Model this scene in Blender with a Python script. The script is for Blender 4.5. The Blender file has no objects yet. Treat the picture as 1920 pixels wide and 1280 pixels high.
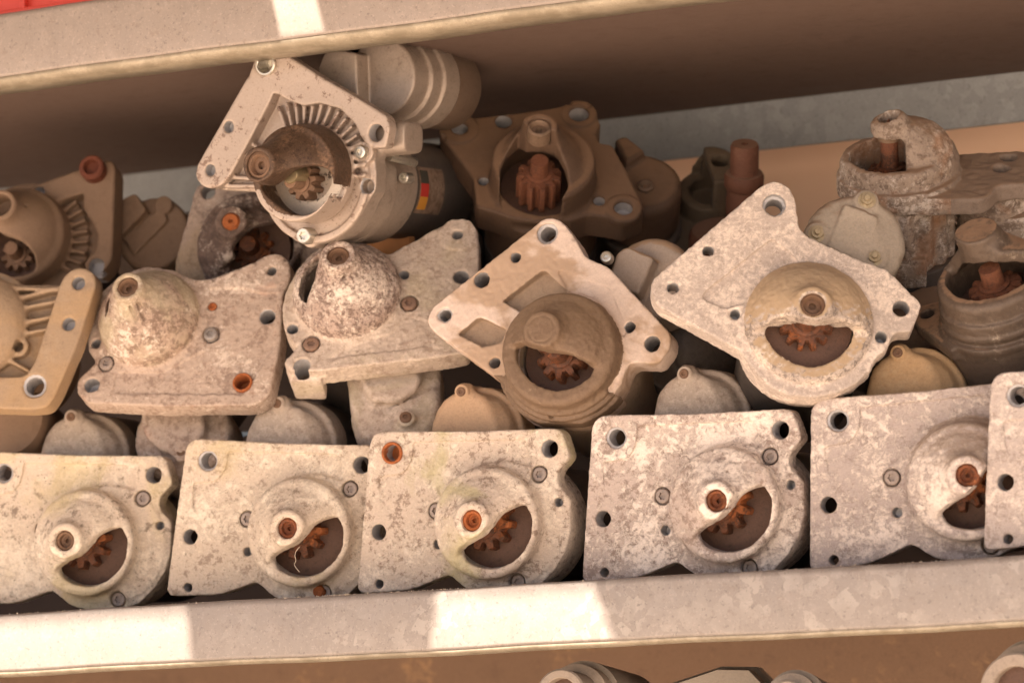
import bpy, math, random
import numpy as np
from mathutils import Matrix, Vector
random.seed(7); RNG = np.random.default_rng(11)
C = bpy.context.scene.collection
S = bpy.context.scene
R_ = math.radians
# ------------------------------------------------------------------ camera, sky, sun, exposure
FPX = 6200.0                                   # focal length in photo pixels (1920 wide)
CAM = np.array([0.7018, -1.65431, -0.02775])
YAW, PITCH, ROLL = R_(-22.77442), R_(5.10817), R_(-2.89758)
def cam_axes():
    cy, sy, cp, sp, cr, sr = math.cos(YAW), math.sin(YAW), math.cos(PITCH), math.sin(PITCH), math.cos(ROLL), math.sin(ROLL)
    fw = np.array([sy*cp, cy*cp, sp]); rt = np.array([cy, -sy, 0.]); up = np.cross(rt, fw)
    return cr*rt+sr*up, -sr*rt+cr*up, fw
CR, CU, CF = cam_axes()
cam = bpy.data.objects.new('camera', bpy.data.cameras.new('camera')); C.objects.link(cam)
cam.matrix_world = Matrix(((CR[0], CU[0], -CF[0], CAM[0]), (CR[1], CU[1], -CF[1], CAM[1]), (CR[2], CU[2], -CF[2], CAM[2]), (0, 0, 0, 1)))
cam.data.sensor_width = 36; cam.data.lens = FPX/1920*36
cam.data.clip_start = 0.05; cam.data.clip_end = 500
cam.data.dof.use_dof = True; cam.data.dof.focus_distance = 1.83; cam.data.dof.aperture_fstop = 9.0
S.camera = cam
SUN_EL, SUN_AZ = R_(62), R_(-12)               # azimuth measured from -Y towards +X
SUND = np.array([math.sin(SUN_AZ)*math.cos(SUN_EL), -math.cos(SUN_AZ)*math.cos(SUN_EL), math.sin(SUN_EL)])
w = bpy.data.worlds.new('World'); S.world = w; w.use_nodes = True
sky = w.node_tree.nodes.new('ShaderNodeTexSky'); sky.sky_type = 'NISHITA'; sky.sun_disc = False
sky.sun_elevation = SUN_EL; sky.sun_rotation = math.pi - SUN_AZ; sky.dust_density = 4.0; sky.air_density = 0.7; sky.ozone_density = 0.5
bg = w.node_tree.nodes['Background']; bg.inputs['Strength'].default_value = 0.06
w.node_tree.links.new(sky.outputs[0], bg.inputs[0])
sl = bpy.data.lights.new('sun', 'SUN'); sl.energy = 4.5; sl.angle = R_(0.5); sl.color = (1.0, 0.89, 0.775)
so = bpy.data.objects.new('sun', sl); C.objects.link(so)
so.rotation_euler = Vector(SUND).to_track_quat('Z', 'Y').to_euler(); so.location = Vector(SUND)*6
S.view_settings.view_transform = 'Standard'; S.view_settings.look = 'None'
S.view_settings.exposure = 2.42; S.view_settings.gamma = 1.0
S.render.engine = 'CYCLES'
S.cycles.max_bounces = 8; S.cycles.diffuse_bounces = 5

# ------------------------------------------------------------------ pixels to rays
def ray(p):
    d = CF + CR*((p[0]-960)/FPX) + CU*((640-p[1])/FPX)
    return d
def hitY(p, Y):
    d = ray(p); return CAM + d*((Y-CAM[1])/d[1])
def nrm(v): return v/np.linalg.norm(v)

class Frame:
    """local axes U (right) V (up) W (out of the face), millimetres."""
    def __init__(s, p, Y, w=0., yaw=None, pitch=0., view=None, roll=0.):
        Q = hitY(p, Y)
        if view is None:
            a, b = R_(yaw or 0), R_(pitch)
            n = np.array([math.sin(a)*math.cos(b), -math.cos(a)*math.cos(b), math.sin(b)])
            ref = np.array([0, 0, 1.])
        else:
            e = nrm(CAM-Q); r = nrm(CR-e*np.dot(CR, e)); u = np.cross(e, r)
            n = nrm(e + r*math.tan(R_(view[0])) + u*math.tan(R_(view[1]))); ref = CU
        U = nrm(np.cross(ref, n)); V = np.cross(n, U)
        c, q = math.cos(R_(roll)), math.sin(R_(roll))
        s.U = c*U - q*V; s.V = q*U + c*V; s.W = n          # positive roll turns clockwise in the picture
        s.O = Q - n*w*0.001; s.z = None
    def view_zoom(s, x0, y0, k): s.z = (x0, y0, k); return s
    def uv(s, p, w=0.):
        if s.z: p = (s.z[0]+p[0]/s.z[2], s.z[1]+p[1]/s.z[2])
        d = ray(p); P0 = s.O + s.W*w*0.001
        X = CAM + d*(np.dot(P0-CAM, s.W)/np.dot(d, s.W)) - P0
        return np.array([np.dot(X, s.U), np.dot(X, s.V)])*1000
    def poly(s, pts, w=0.):
        out = []
        for q in pts:
            r = q[2] if len(q) > 2 else 0
            u = s.uv(q[:2], w); out.append((u[0], u[1], r))
        return out
    def mat(s):
        return Matrix(((s.U[0], s.V[0], s.W[0], s.O[0]), (s.U[1], s.V[1], s.W[1], s.O[1]), (s.U[2], s.V[2], s.W[2], s.O[2]), (0, 0, 0, 1)))

# ------------------------------------------------------------------ objects
def tag(o, label=None, cat=None, group=None, kind=None):
    if label: o['label'] = label
    if cat: o['category'] = cat
    if group: o['group'] = group
    if kind: o['kind'] = kind
    return o
def empty(name, mat=None):
    o = bpy.data.objects.new(name, None); o.empty_display_size = 0.02; C.objects.link(o)
    if mat is not None: o.matrix_world = mat
    return o
def mesh_obj(name, V, F, m, parent=None, smooth=True, normals=None, label=None):
    me = bpy.data.meshes.new(name)
    if isinstance(F, np.ndarray):
        n = len(F); k = F.shape[1]
        me.vertices.add(len(V)); me.vertices.foreach_set('co', np.asarray(V, np.float32).ravel())
        me.loops.add(n*k); me.loops.foreach_set('vertex_index', F.astype(np.int32).ravel())
        me.polygons.add(n); me.polygons.foreach_set('loop_start', np.arange(0, n*k, k, dtype=np.int32))
        me.update(calc_edges=True)
    else:
        me.from_pydata([tuple(v) for v in V], [], F); me.update()
    if smooth: me.polygons.foreach_set('use_smooth', np.ones(len(me.polygons), bool))
    if normals is not None: me.normals_split_custom_set_from_vertices([tuple(x) for x in normals])
    if m: me.materials.append(m)
    o = bpy.data.objects.new(name, me); C.objects.link(o)
    if parent is not None: o.parent = parent
    if label: o['label'] = label
    return o
def box(name, a, b, m, parent=None, bevel=0.):
    V = [(x, y, z) for x in (a[0], b[0]) for y in (a[1], b[1]) for z in (a[2], b[2])]
    F = [(0, 1, 3, 2), (4, 6, 7, 5), (0, 4, 5, 1), (2, 3, 7, 6), (0, 2, 6, 4), (1, 5, 7, 3)]
    o = mesh_obj(name, V, F, m, parent, smooth=False)
    if bevel:
        md = o.modifiers.new('b', 'BEVEL'); md.width = bevel; md.segments = 3
    return o
# loft: list of rings (each N x 3 array, mm in the local frame)
def loft(name, rings, m, parent, cap0=True, cap1=True, sharp=35, label=None):
    N = len(rings[0]); V = np.concatenate(rings)*0.001; F = []
    for i in range(len(rings)-1):
        for j in range(N):
            a = i*N+j; b = i*N+(j+1) % N
            F.append((a, b, b+N, a+N))
    if cap0: F.append(tuple(range(N-1, -1, -1)))
    if cap1: F.append(tuple(range((len(rings)-1)*N, len(rings)*N)))
    o = mesh_obj(name, V, F, m, parent, label=label)
    o.data.set_sharp_from_angle(angle=R_(sharp))
    return o
def ring(c, r, w, n=40, f=None):
    t = np.linspace(0, 2*np.pi, n, endpoint=False)
    rr = r*(f(t) if f else np.ones(n))
    return np.stack([c[0]+rr*np.cos(t), c[1]+rr*np.sin(t), np.full(n, float(w))], 1)
def lathe(name, c, prof, m, parent, n=40, fs=None, axis=None, label=None):
    """prof = [(r, w), ...]; axis = optional unit vector (mm frame) the rings are turned to, about point c,w0"""
    rs = [ring(c, max(r, .01), w_, n, fs.get(i) if fs else None) for i, (r, w_) in enumerate(prof)]
    if axis is not None:
        ax = nrm(np.array(axis, float)); q = Vector((0, 0, 1)).rotation_difference(Vector(ax)); Mx = np.array(q.to_matrix())
        p0 = np.array([c[0], c[1], c[2] if len(c) > 2 else 0.])
        base = np.array([c[0], c[1], 0.])
        rs = [(r-base) @ Mx.T + p0 for r in rs]
    return loft(name, rs, m, parent, label=label)
def star(k, a): return lambda t: 1+a*np.cos(k*t)
def hexf(t): return np.cos(np.pi/6)/np.cos(((t+np.pi/6) % (np.pi/3))-np.pi/6)
def bolt(fr_par, c, w0, r, m, kind='torx', h=3.5, name='bolt', label=None, axis=None):
    """screw head sitting on w0"""
    if kind == 'torx':
        pr = [(r*.98, w0-2), (r, w0+h*.6), (r*.88, w0+h*.95), (r*.8, w0+h), (r*.46, w0+h), (r*.44, w0+h-1.6), (.1, w0+h-1.8)]
        return lathe(name, c, pr, m, fr_par, 36, {4: star(6, .13), 5: star(6, .13)}, label=label)
    if kind == 'hex':
        pr = [(r*1.35, w0), (r*1.35, w0+.9), (r*1.0, w0+1.), (r*1.0, w0+h*.9), (r*.9, w0+h), (r*.5, w0+h), (r*.5, w0+h+1.6), (r*.42, w0+h+2.), (.1, w0+h+2.)]
        return lathe(name, c, pr, m, fr_par, 36, {2: hexf, 3: hexf}, label=label)
    if kind == 'stud':
        pr = [(r, w0-2), (r, w0+h*.8), (r*.8, w0+h), (r*.45, w0+h), (r*.4, w0+h-.8), (.1, w0+h-1.)]
        return lathe(name, c, pr, m, fr_par, 30, label=label)
def sleeve(par, c, w0, w1, ro, ri, m, name='bushing', depth=9, label=None):
    pr = [(ro, w0-depth), (ro, w1-.4), (ro-.4, w1), (ri+.4, w1), (ri, w1-.5), (ri, w0-depth+1), (.1, w0-depth+.8)]
    return lathe(name, c, pr, m, par, 36, label=label)
def gear(par, c, w0, w1, r, teeth, m, tooth=.24, name='pinion_gear', ph=0., hub=True):
    n = teeth*12
    def f(t):
        x = np.abs((((t+ph)*teeth/(2*np.pi)) % 1)-.5)*2      # 0 at tooth centre
        return 1-tooth*np.clip((x-.38)/.3, 0, 1)
    g2 = lambda t: 1-tooth+.0*t
    pr = [(r, w0), (r, w1-1.8), (r*.93, w1), (r*.66, w1+.2), (r*.6, w1+.25)]
    fs = {0: f, 1: f, 2: f}
    o = lathe(name, c, pr, m, par, n, fs)
    if hub: lathe('pinion_hub', c, [(r*.58, w1-1), (r*.58, w1+1.4), (r*.5, w1+1.9), (r*.42, w1+1.9), (r*.38, w1+12), (.1, w1+12)], m, o, 30)
    return o

# ------------------------------------------------------------------ implicit casting (distance fields -> mesh)
def fillet(pts, seg=5):
    out = []; n = len(pts)
    for i in range(n):
        p = np.array(pts[i][:2]); r = pts[i][2] if len(pts[i]) > 2 else 0
        if r <= 0: out.append(p); continue
        a = np.array(pts[i-1][:2])-p; b = np.array(pts[(i+1) % n][:2])-p
        la, lb = np.linalg.norm(a), np.linalg.norm(b); t = min(r, la*.48, lb*.48)
        p0 = p+a/la*t; p1 = p+b/lb*t
        for k in range(seg+1):
            s = k/seg; out.append((1-s)**2*p0+2*s*(1-s)*p+s*s*p1)
    return np.array(out)
def smin(a, b, k):
    if k <= 0: return np.minimum(a, b)
    h = np.maximum(k-np.abs(a-b), 0)/k
    return np.minimum(a, b)-h*h*k*.25
def smax(a, b, k): return -smin(-a, -b, k)
def interp_axis(a, n, ax):
    m_ = a.shape[ax]; x = np.linspace(0, m_-1.001, n); i = x.astype(int); f = (x-i).astype(np.float32); f = f*f*(3-2*f)
    sh = [1]*a.ndim; sh[ax] = n; f = f.reshape(sh)
    return np.take(a, i, ax)*(1-f)+np.take(a, i+1, ax)*f
class Mold:
    def __init__(s, lo, hi, h=0.8):
        s.h = h; s.lo = np.array(lo, float)
        n = [int((b-a)/h)+2 for a, b in zip(lo, hi)]; s.n = n
        s.u = (lo[0]+h*np.arange(n[0])).astype(np.float32)[:, None, None]
        s.v = (lo[1]+h*np.arange(n[1])).astype(np.float32)[None, :, None]
        s.w = (lo[2]+h*np.arange(n[2])).astype(np.float32)[None, None, :]
        s.D = np.full(n, 50., np.float32)
    def poly(s, pts, off=0.):
        P = fillet(pts); x = s.u[:, :, 0]; y = s.v[:, :, 0]
        d = np.full((s.n[0], s.n[1]), 1e9, np.float32); sg = np.ones_like(d, bool); ins = np.zeros_like(d, bool)
        for i in range(len(P)):
            a = P[i-1]; b = P[i]; e = b-a; L = e@e
            if L < 1e-9: continue
            wx = x-a[0]; wy = y-a[1]; t = np.clip((wx*e[0]+wy*e[1])/L, 0, 1)
            d = np.minimum(d, (wx-e[0]*t)**2+(wy-e[1]*t)**2)
            c = ((a[1] <= y) != (b[1] <= y)) & (x < (b[0]-a[0])*(y-a[1])/(b[1]-a[1]+1e-12)+a[0])
            ins ^= c
        d = np.sqrt(d); d[ins] *= -1
        return (d-off)[:, :, None]
    def disc(s, c, r): return np.sqrt((s.u-c[0])**2+(s.v-c[1])**2)-r
    def seg(s, a, b, r):                                   # 2-D capsule
        e = np.array(b)-np.array(a); t = np.clip(((s.u-a[0])*e[0]+(s.v-a[1])*e[1])/(e@e), 0, 1)
        return np.sqrt((s.u-a[0]-e[0]*t)**2+(s.v-a[1]-e[1]*t)**2)-r
    def ext(s, d2, w0, w1, r=0.8):                          # extrude between w0 and w1 with rounded edges
        dw = np.abs(s.w-(w0+w1)/2)-(w1-w0)/2
        a = d2+r; b = dw+r
        return np.minimum(np.maximum(a, b), 0)+np.sqrt(np.maximum(a, 0)**2+np.maximum(b, 0)**2)-r
    def cone(s, c, r0, r1, w0, w1, c1=None, r=1.):          # tapered post from c to c1
        c1 = c if c1 is None else c1
        t = np.clip((s.w-w0)/(w1-w0), 0, 1)
        d = np.sqrt((s.u-c[0]-(c1[0]-c[0])*t)**2+(s.v-c[1]-(c1[1]-c[1])*t)**2)-(r0+(r1-r0)*t)
        return s.ext(d, w0, w1, r)
    def ell(s, c, rad):
        k = np.sqrt(((s.u-c[0])/rad[0])**2+((s.v-c[1])/rad[1])**2+((s.w-c[2])/rad[2])**2)
        return (k-1)*min(rad)
    def cap(s, a, b, ra, rb):                               # 3-D tapered capsule
        a = np.array(a, float); b = np.array(b, float); e = b-a
        t = np.clip(((s.u-a[0])*e[0]+(s.v-a[1])*e[1]+(s.w-a[2])*e[2])/(e@e), 0, 1)
        return np.sqrt((s.u-a[0]-e[0]*t)**2+(s.v-a[1]-e[1]*t)**2+(s.w-a[2]-e[2]*t)**2)-(ra+(rb-ra)*t)
    def half(s, a, b):                                      # 2-D half plane: negative left of a->b
        e = np.array(b, float)-np.array(a, float); e /= np.linalg.norm(e)
        return (s.u-a[0])*e[1]-(s.v-a[1])*e[0]
    def add(s, d, k=0.): s.D = smin(s.D, d, k).astype(np.float32)
    def sub(s, d, k=0.): s.D = smax(s.D, -d, k).astype(np.float32)
    def noise(s, cell):
        c = [max(3, int(n*s.h/cell)+2) for n in s.n]
        a = RNG.random(c).astype(np.float32)-.5
        for ax in range(3): a = interp_axis(a, s.n[ax], ax)
        return a
    def rough(s, a1=.5, c1=6, a2=.3, c2=2.2): s.D = s.D+a1*s.noise(c1)+a2*s.noise(c2)
    def chips(s, P, n, w0=0.):
        """small dents knocked out of the front edge"""
        for k in range(n):
            i = RNG.integers(len(P)); t = RNG.random(); c = P[i-1][:2]*(1-t)+P[i][:2]*t; r = .6+.9*RNG.random()
            s.sub(s.ell((c[0], c[1], w0+.6*RNG.random()), (r*(1+RNG.random()), r*(1+RNG.random()), r)), .5)
    def mesh(s):
        D = s.D.copy(); D[0] = D[-1] = 1; D[:, 0] = 1; D[:, -1] = 1; D[:, :, 0] = 1; D[:, :, -1] = 1
        g = D < 0
        cnt = np.zeros([n-1 for n in D.shape], np.int8)
        cs = [(i, j, k) for i in (0, 1) for j in (0, 1) for k in (0, 1)]
        def sh(A, c): return A[c[0]:A.shape[0]-1+c[0], c[1]:A.shape[1]-1+c[1], c[2]:A.shape[2]-1+c[2]]
        for c in cs: cnt += sh(g, c)
        act = (cnt > 0) & (cnt < 8); idx = np.argwhere(act)
        vid = np.full(act.shape, -1, np.int32); vid[act] = np.arange(len(idx))
        pos = np.zeros((len(idx), 3), np.float32); num = np.zeros(len(idx), np.float32)
        val = {c: sh(D, c)[act] for c in cs}
        for c in cs:
            for ax in range(3):
                if c[ax]: continue
                e = list(c); e[ax] = 1; e = tuple(e)
                a, b = val[c], val[e]; mk = (a < 0) != (b < 0)
                t = np.where(mk, a/np.where(mk, a-b, 1), 0)
                p = np.tile(np.array(c, np.float32), (len(idx), 1)); p[:, ax] = t
                pos += p*mk[:, None]; num += mk
        V = (idx+pos/num[:, None])*s.h+s.lo
        quads = []
        for ax in range(3):
            o = [(1, 2), (2, 0), (0, 1)][ax]
            sl0 = [slice(None)]*3; sl1 = [slice(None)]*3; sl0[ax] = slice(0, -1); sl1[ax] = slice(1, None)
            A = g[tuple(sl0)]; B = g[tuple(sl1)]; ch = A != B
            P = np.argwhere(ch); P = P[(P[:, o[0]] > 0) & (P[:, o[1]] > 0) & (P[:, o[0]] < D.shape[o[0]]-1) & (P[:, o[1]] < D.shape[o[1]]-1)]
            up = A[tuple(P.T)]
            def q(di, dj):
                Q = P.copy(); Q[:, o[0]] -= di; Q[:, o[1]] -= dj; return vid[tuple(Q.T)]
            f = np.stack([q(0, 0), q(1, 0), q(1, 1), q(0, 1)], 1)
            f[~up] = f[~up][:, ::-1]
            quads.append(f)
        F = np.concatenate(quads); F = F[(F >= 0).all(1)]
        return V*0.001, F
def vnormals(V, F):
    n = np.cross(V[F[:, 2]]-V[F[:, 0]], V[F[:, 3]]-V[F[:, 1]]); N = np.zeros_like(V)
    for k in range(4):
        for a in range(3): N[:, a] += np.bincount(F[:, k], n[:, a], len(V))
    return N/(np.linalg.norm(N, axis=1)[:, None]+1e-12)
def cast(mold, parent, parts, mats, labels={}):
    """parts = [(name, test(c_mm)->bool mask), ...] first match wins; the last takes the rest"""
    V, F = mold.mesh()
    # keep only the large connected surface (drop crumbs)
    N = vnormals(V, F); ctr = V[F].mean(1)*1000
    left = np.ones(len(F), bool); out = []
    for i, (nm, test) in enumerate(parts):
        mk = left & (test(ctr) if test is not None else True)
        left &= ~mk
        if not mk.any(): continue
        f = F[mk]; us, inv = np.unique(f, return_inverse=True)
        out.append(mesh_obj(nm, V[us], inv.reshape(f.shape), mats[i] if isinstance(mats, (list, tuple)) else mats, parent, normals=N[us], label=labels.get(nm)))
    return out

# ------------------------------------------------------------------ materials
def newmat(name):
    m = bpy.data.materials.new(name); m.use_nodes = True; nt = m.node_tree
    return m, nt, nt.nodes['Principled BSDF']
class NG:
    def __init__(s, nt): s.nt = nt
    def n(s, t, **k):
        o = s.nt.nodes.new(t)
        for a, b in k.items(): setattr(o, a, b)
        return o
    def l(s, a, b): s.nt.links.new(a, b)
    def coord(s, off=(0, 0, 0), scale=1., kind='Object'):
        t = s.n('ShaderNodeTexCoord'); mp = s.n('ShaderNodeMapping'); mp.inputs['Location'].default_value = off
        mp.inputs['Scale'].default_value = (scale,)*3 if not isinstance(scale, tuple) else scale
        s.l(t.outputs[kind], mp.inputs[0]); return mp.outputs[0]
    def noise(s, co, sc, det=4, ro=.6, dist=0.):
        t = s.n('ShaderNodeTexNoise'); t.inputs['Scale'].default_value = sc; t.inputs['Detail'].default_value = det
        t.inputs['Roughness'].default_value = ro; t.inputs['Distortion'].default_value = dist; s.l(co, t.inputs[0]); return t.outputs[0]
    def ramp(s, f, a, b):
        t = s.n('ShaderNodeMapRange'); t.interpolation_type = 'SMOOTHSTEP'; t.inputs[1].default_value = a; t.inputs[2].default_value = b; s.l(f, t.inputs[0]); return t.outputs[0]
    def mix(s, f, a, b):
        t = s.n('ShaderNodeMix', data_type='RGBA')
        for k, x in ((0, f), (6, a), (7, b)):
            if hasattr(x, 'is_linked'): s.l(x, t.inputs[k])
            else: t.inputs[k].default_value = x if k == 0 else (*x, 1)
        return t.outputs[2]
    def math(s, op, a, b=None):
        t = s.n('ShaderNodeMath', operation=op)
        for k, x in ((0, a), (1, b)):
            if x is None: continue
            if hasattr(x, 'is_linked'): s.l(x, t.inputs[k])
            else: t.inputs[k].default_value = x
        return t.outputs[0]
def cast_metal(name, base, dark, light, seed=0, dk=(.50, .66), dka=.8, lt=(.56, .70), lta=.7, stain=None, st=(.52, .66), sta=.5,
               dust=None, dusta=.7, dz=(.25, .75), rough=.75, metal=.15, bump=.35, sc=1., spots=None, rust=0., streak=0.):
    m, nt, P = newmat(name); g = NG(nt)
    co = g.coord((seed*.37, seed*.71, seed*.13))
    n1 = g.noise(co, 110*sc, 9, .72, .3); n2 = g.noise(co, 300*sc, 7, .75, .2); n3 = g.noise(co, 22*sc, 5, .55, .4); n4 = g.noise(co, 800, 5, .75)
    big = g.noise(co, 14*sc, 2, .5)
    k1 = g.math('ADD', g.math('MULTIPLY', n1, .52), g.math('MULTIPLY', n2, .48))
    c = g.mix(g.math('MULTIPLY', g.ramp(big, .35, .65), .35), base, tuple(x*.86 for x in base))
    c = g.mix(g.math('MULTIPLY', g.ramp(k1, *dk), dka), c, dark)
    co2 = g.coord((seed*.91+3, seed*.17, 2.))
    m1 = g.noise(co2, 230*sc, 9, .8, .4); m0 = g.noise(co2, 30*sc, 4, .6)
    k2 = g.math('ADD', g.math('MULTIPLY', m1, .6), g.math('MULTIPLY', m0, .4))
    lf = g.math('MULTIPLY', g.ramp(k2, lt[0]-.01, lt[1]+.01), lta)
    c = g.mix(lf, c, light)
    if stain: c = g.mix(g.math('MULTIPLY', g.ramp(n3, *st), sta), c, stain)
    if spots:                                       # small sharp dark pits
        v = g.noise(co2, 330, 3, .6); c = g.mix(g.math('MULTIPLY', g.ramp(v, .66, .72), spots), c, tuple(x*.45 for x in dark))
    if rust:
        r = g.noise(co2, 45, 6, .6); c = g.mix(g.math('MULTIPLY', g.ramp(r, .60, .68), rust), c, (.32, .09, .025))
    c = g.mix(g.math('MULTIPLY', g.ramp(n4, .42, .66), .30), c, tuple(x*.55 for x in base))
    if dust:                                        # dust lying on faces that look up
        ge = g.n('ShaderNodeNewGeometry'); sp = g.n('ShaderNodeSeparateXYZ'); g.l(ge.outputs['Normal'], sp.inputs[0])
        z = g.math('ADD', sp.outputs[2], g.math('MULTIPLY', g.math('SUBTRACT', n1, .5), .7))
        c = g.mix(g.math('MULTIPLY', g.ramp(z, *dz), dusta), c, dust)
    g.l(c, P.inputs['Base Color'])
    ge2 = g.n('ShaderNodeNewGeometry')
    r_ = g.math('ADD', g.math('MULTIPLY', n2, .25), rough-.12); g.l(r_, P.inputs['Roughness'])
    P.inputs['Metallic'].default_value = metal; P.inputs['Specular IOR Level'].default_value = .35
    bp = g.n('ShaderNodeBump'); bp.inputs['Strength'].default_value = bump; bp.inputs['Distance'].default_value = .0016
    h = g.math('ADD', g.math('MULTIPLY', n2, .6), g.math('ADD', g.math('MULTIPLY', lf, .25), g.math('MULTIPLY', n4, .2)))
    g.l(h, bp.inputs['Height']); g.l(bp.outputs[0], P.inputs['Normal'])
    return m
ALU_D = (.30, .245, .205)
m_row = [
 cast_metal('corroded cast 1', (.60, .485, .375), (.21, .155, .115), (.80, .69, .55), 1, dk=(.525, .585), dka=.9, lt=(.47, .56), lta=.75, stain=(.55, .44, .22), st=(.50, .64), sta=.55, spots=.7, bump=.7),
 cast_metal('corroded cast 2', (.58, .47, .365), (.26, .185, .135), (.80, .69, .55), 2, dk=(.505, .58), dka=.8, lt=(.48, .57), lta=.8, stain=(.50, .39, .20), st=(.52, .66), sta=.5, spots=.5, bump=.7),
 cast_metal('corroded cast 3', (.58, .47, .375), (.25, .175, .13), (.80, .69, .56), 3, dk=(.505, .57), dka=.9, lt=(.48, .57), lta=.8, stain=(.46, .40, .21), st=(.54, .66), sta=.7, spots=.5, bump=.7),
 cast_metal('corroded cast 4', (.52, .42, .36), (.25, .18, .145), (.82, .71, .61), 4, dk=(.49, .56), dka=.85, lt=(.48, .545), lta=.9, spots=.4, bump=.7),
 cast_metal('corroded cast 5', (.45, .37, .33), (.26, .20, .175), (.76, .65, .56), 5, dk=(.49, .57), dka=.7, lt=(.475, .55), lta=.85, dust=(.38, .27, .185), dusta=.6, dz=(.15, .7), spots=.4, bump=.7),
 cast_metal('corroded cast 6', (.47, .39, .345), (.27, .21, .18), (.76, .65, .56), 6, dk=(.49, .57), dka=.8, lt=(.475, .56), lta=.75, spots=.4, bump=.6)]
m_rust = cast_metal('orange rust', (.36, .105, .03), (.16, .05, .02), (.48, .19, .07), 21, metal=.05, rough=.8, bump=.6, dk=(.48, .6), lt=(.5, .62), lta=.5, sc=2)
m_drust = cast_metal('dark rust', (.17, .062, .03), (.075, .032, .02), (.32, .12, .05), 22, metal=.1, rough=.7, bump=.6, dk=(.48, .6), lt=(.53, .64), lta=.6, sc=2)
m_brust = cast_metal('brown rusty steel', (.20, .115, .07), (.09, .055, .035), (.34, .22, .14), 23, metal=.25, rough=.6, bump=.4, dk=(.5, .62), sc=2)
m_inside = cast_metal('dirty cavity', (.12, .064, .042), (.055, .034, .025), (.21, .09, .045), 24, metal=.1, rough=.6, bump=.4, sc=2)
m_steel = cast_metal('dull grey bolt steel', (.34, .30, .27), (.20, .16, .14), (.5, .44, .38), 25, metal=.55, rough=.5, bump=.2, sc=2)
m_bright = cast_metal('bright zinc steel', (.62, .58, .50), (.42, .36, .28), (.75, .70, .62), 26, metal=.85, rough=.32, bump=.1, sc=2)
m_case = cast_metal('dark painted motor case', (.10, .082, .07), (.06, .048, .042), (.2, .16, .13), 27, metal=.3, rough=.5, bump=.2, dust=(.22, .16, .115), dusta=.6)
m_holeal = cast_metal('bare grey bore', (.40, .38, .375), (.24, .22, .21), (.55, .52, .50), 28, metal=.2, rough=.4, bump=.1, sc=2)
m_rust_g = cast_metal('rusty pinion', (.16, .062, .031), (.055, .03, .02), (.44, .14, .042), 31, metal=.25, rough=.45, bump=.8, dk=(.47, .54), lt=(.50, .56), lta=.85, sc=1.7)
m_bolt_dirty = cast_metal('dirty flush bolt', (.33, .265, .225), (.2, .15, .13), (.52, .43, .36), 32, metal=.3, rough=.6, bump=.25, sc=2)
m_yel = cast_metal('yellowed cover', (.52, .335, .175), (.38, .24, .13), (.60, .44, .27), 33, dk=(.5, .62), dka=.5, lt=(.5, .62), lta=.5, sc=1.2, bump=.2)
m_bush = cast_metal('rusted bushing', (.21, .065, .025), (.07, .03, .017), (.40, .15, .055), 35, metal=.15, rough=.55, bump=.6, dk=(.47, .56), lt=(.52, .60), lta=.8, sc=2.2)
m_solc = cast_metal('cream solenoid cover', (.50, .40, .315), (.29, .215, .165), (.68, .57, .46), 36, dk=(.50, .60), dka=.6, lt=(.49, .58), lta=.7, bump=.5)
m_solp = cast_metal('peach solenoid cover', (.57, .38, .235), (.40, .26, .17), (.66, .49, .34), 37, dk=(.52, .62), dka=.5, lt=(.50, .60), lta=.6, bump=.3)
def faces_material(o, test, m):
    """give the faces that pass test (centre in mm) a second material (bare bores in a casting)"""
    me = o.data; n = len(me.polygons)
    c = np.empty(n*3, np.float32); me.polygons.foreach_get('center', c); c = c.reshape(-1, 3)*1000
    k = test(c)
    if not k.any(): return
    me.materials.append(m); mi = np.zeros(n, np.int32); me.polygons.foreach_get('material_index', mi)
    mi[k] = len(me.materials)-1; me.polygons.foreach_set('material_index', mi)
def near(c, p, r): return np.hypot(c[:, 0]-p[0], c[:, 1]-p[1]) < r
def bores(objs, holes, m, wtop=-.7, wbot=-19.):
    for o in objs:
        faces_material(o, lambda c: np.any([near(c, p, r+.45) & (c[:, 2] < wtop) for p, r in holes], axis=0) & (c[:, 2] > wbot), m)

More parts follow.
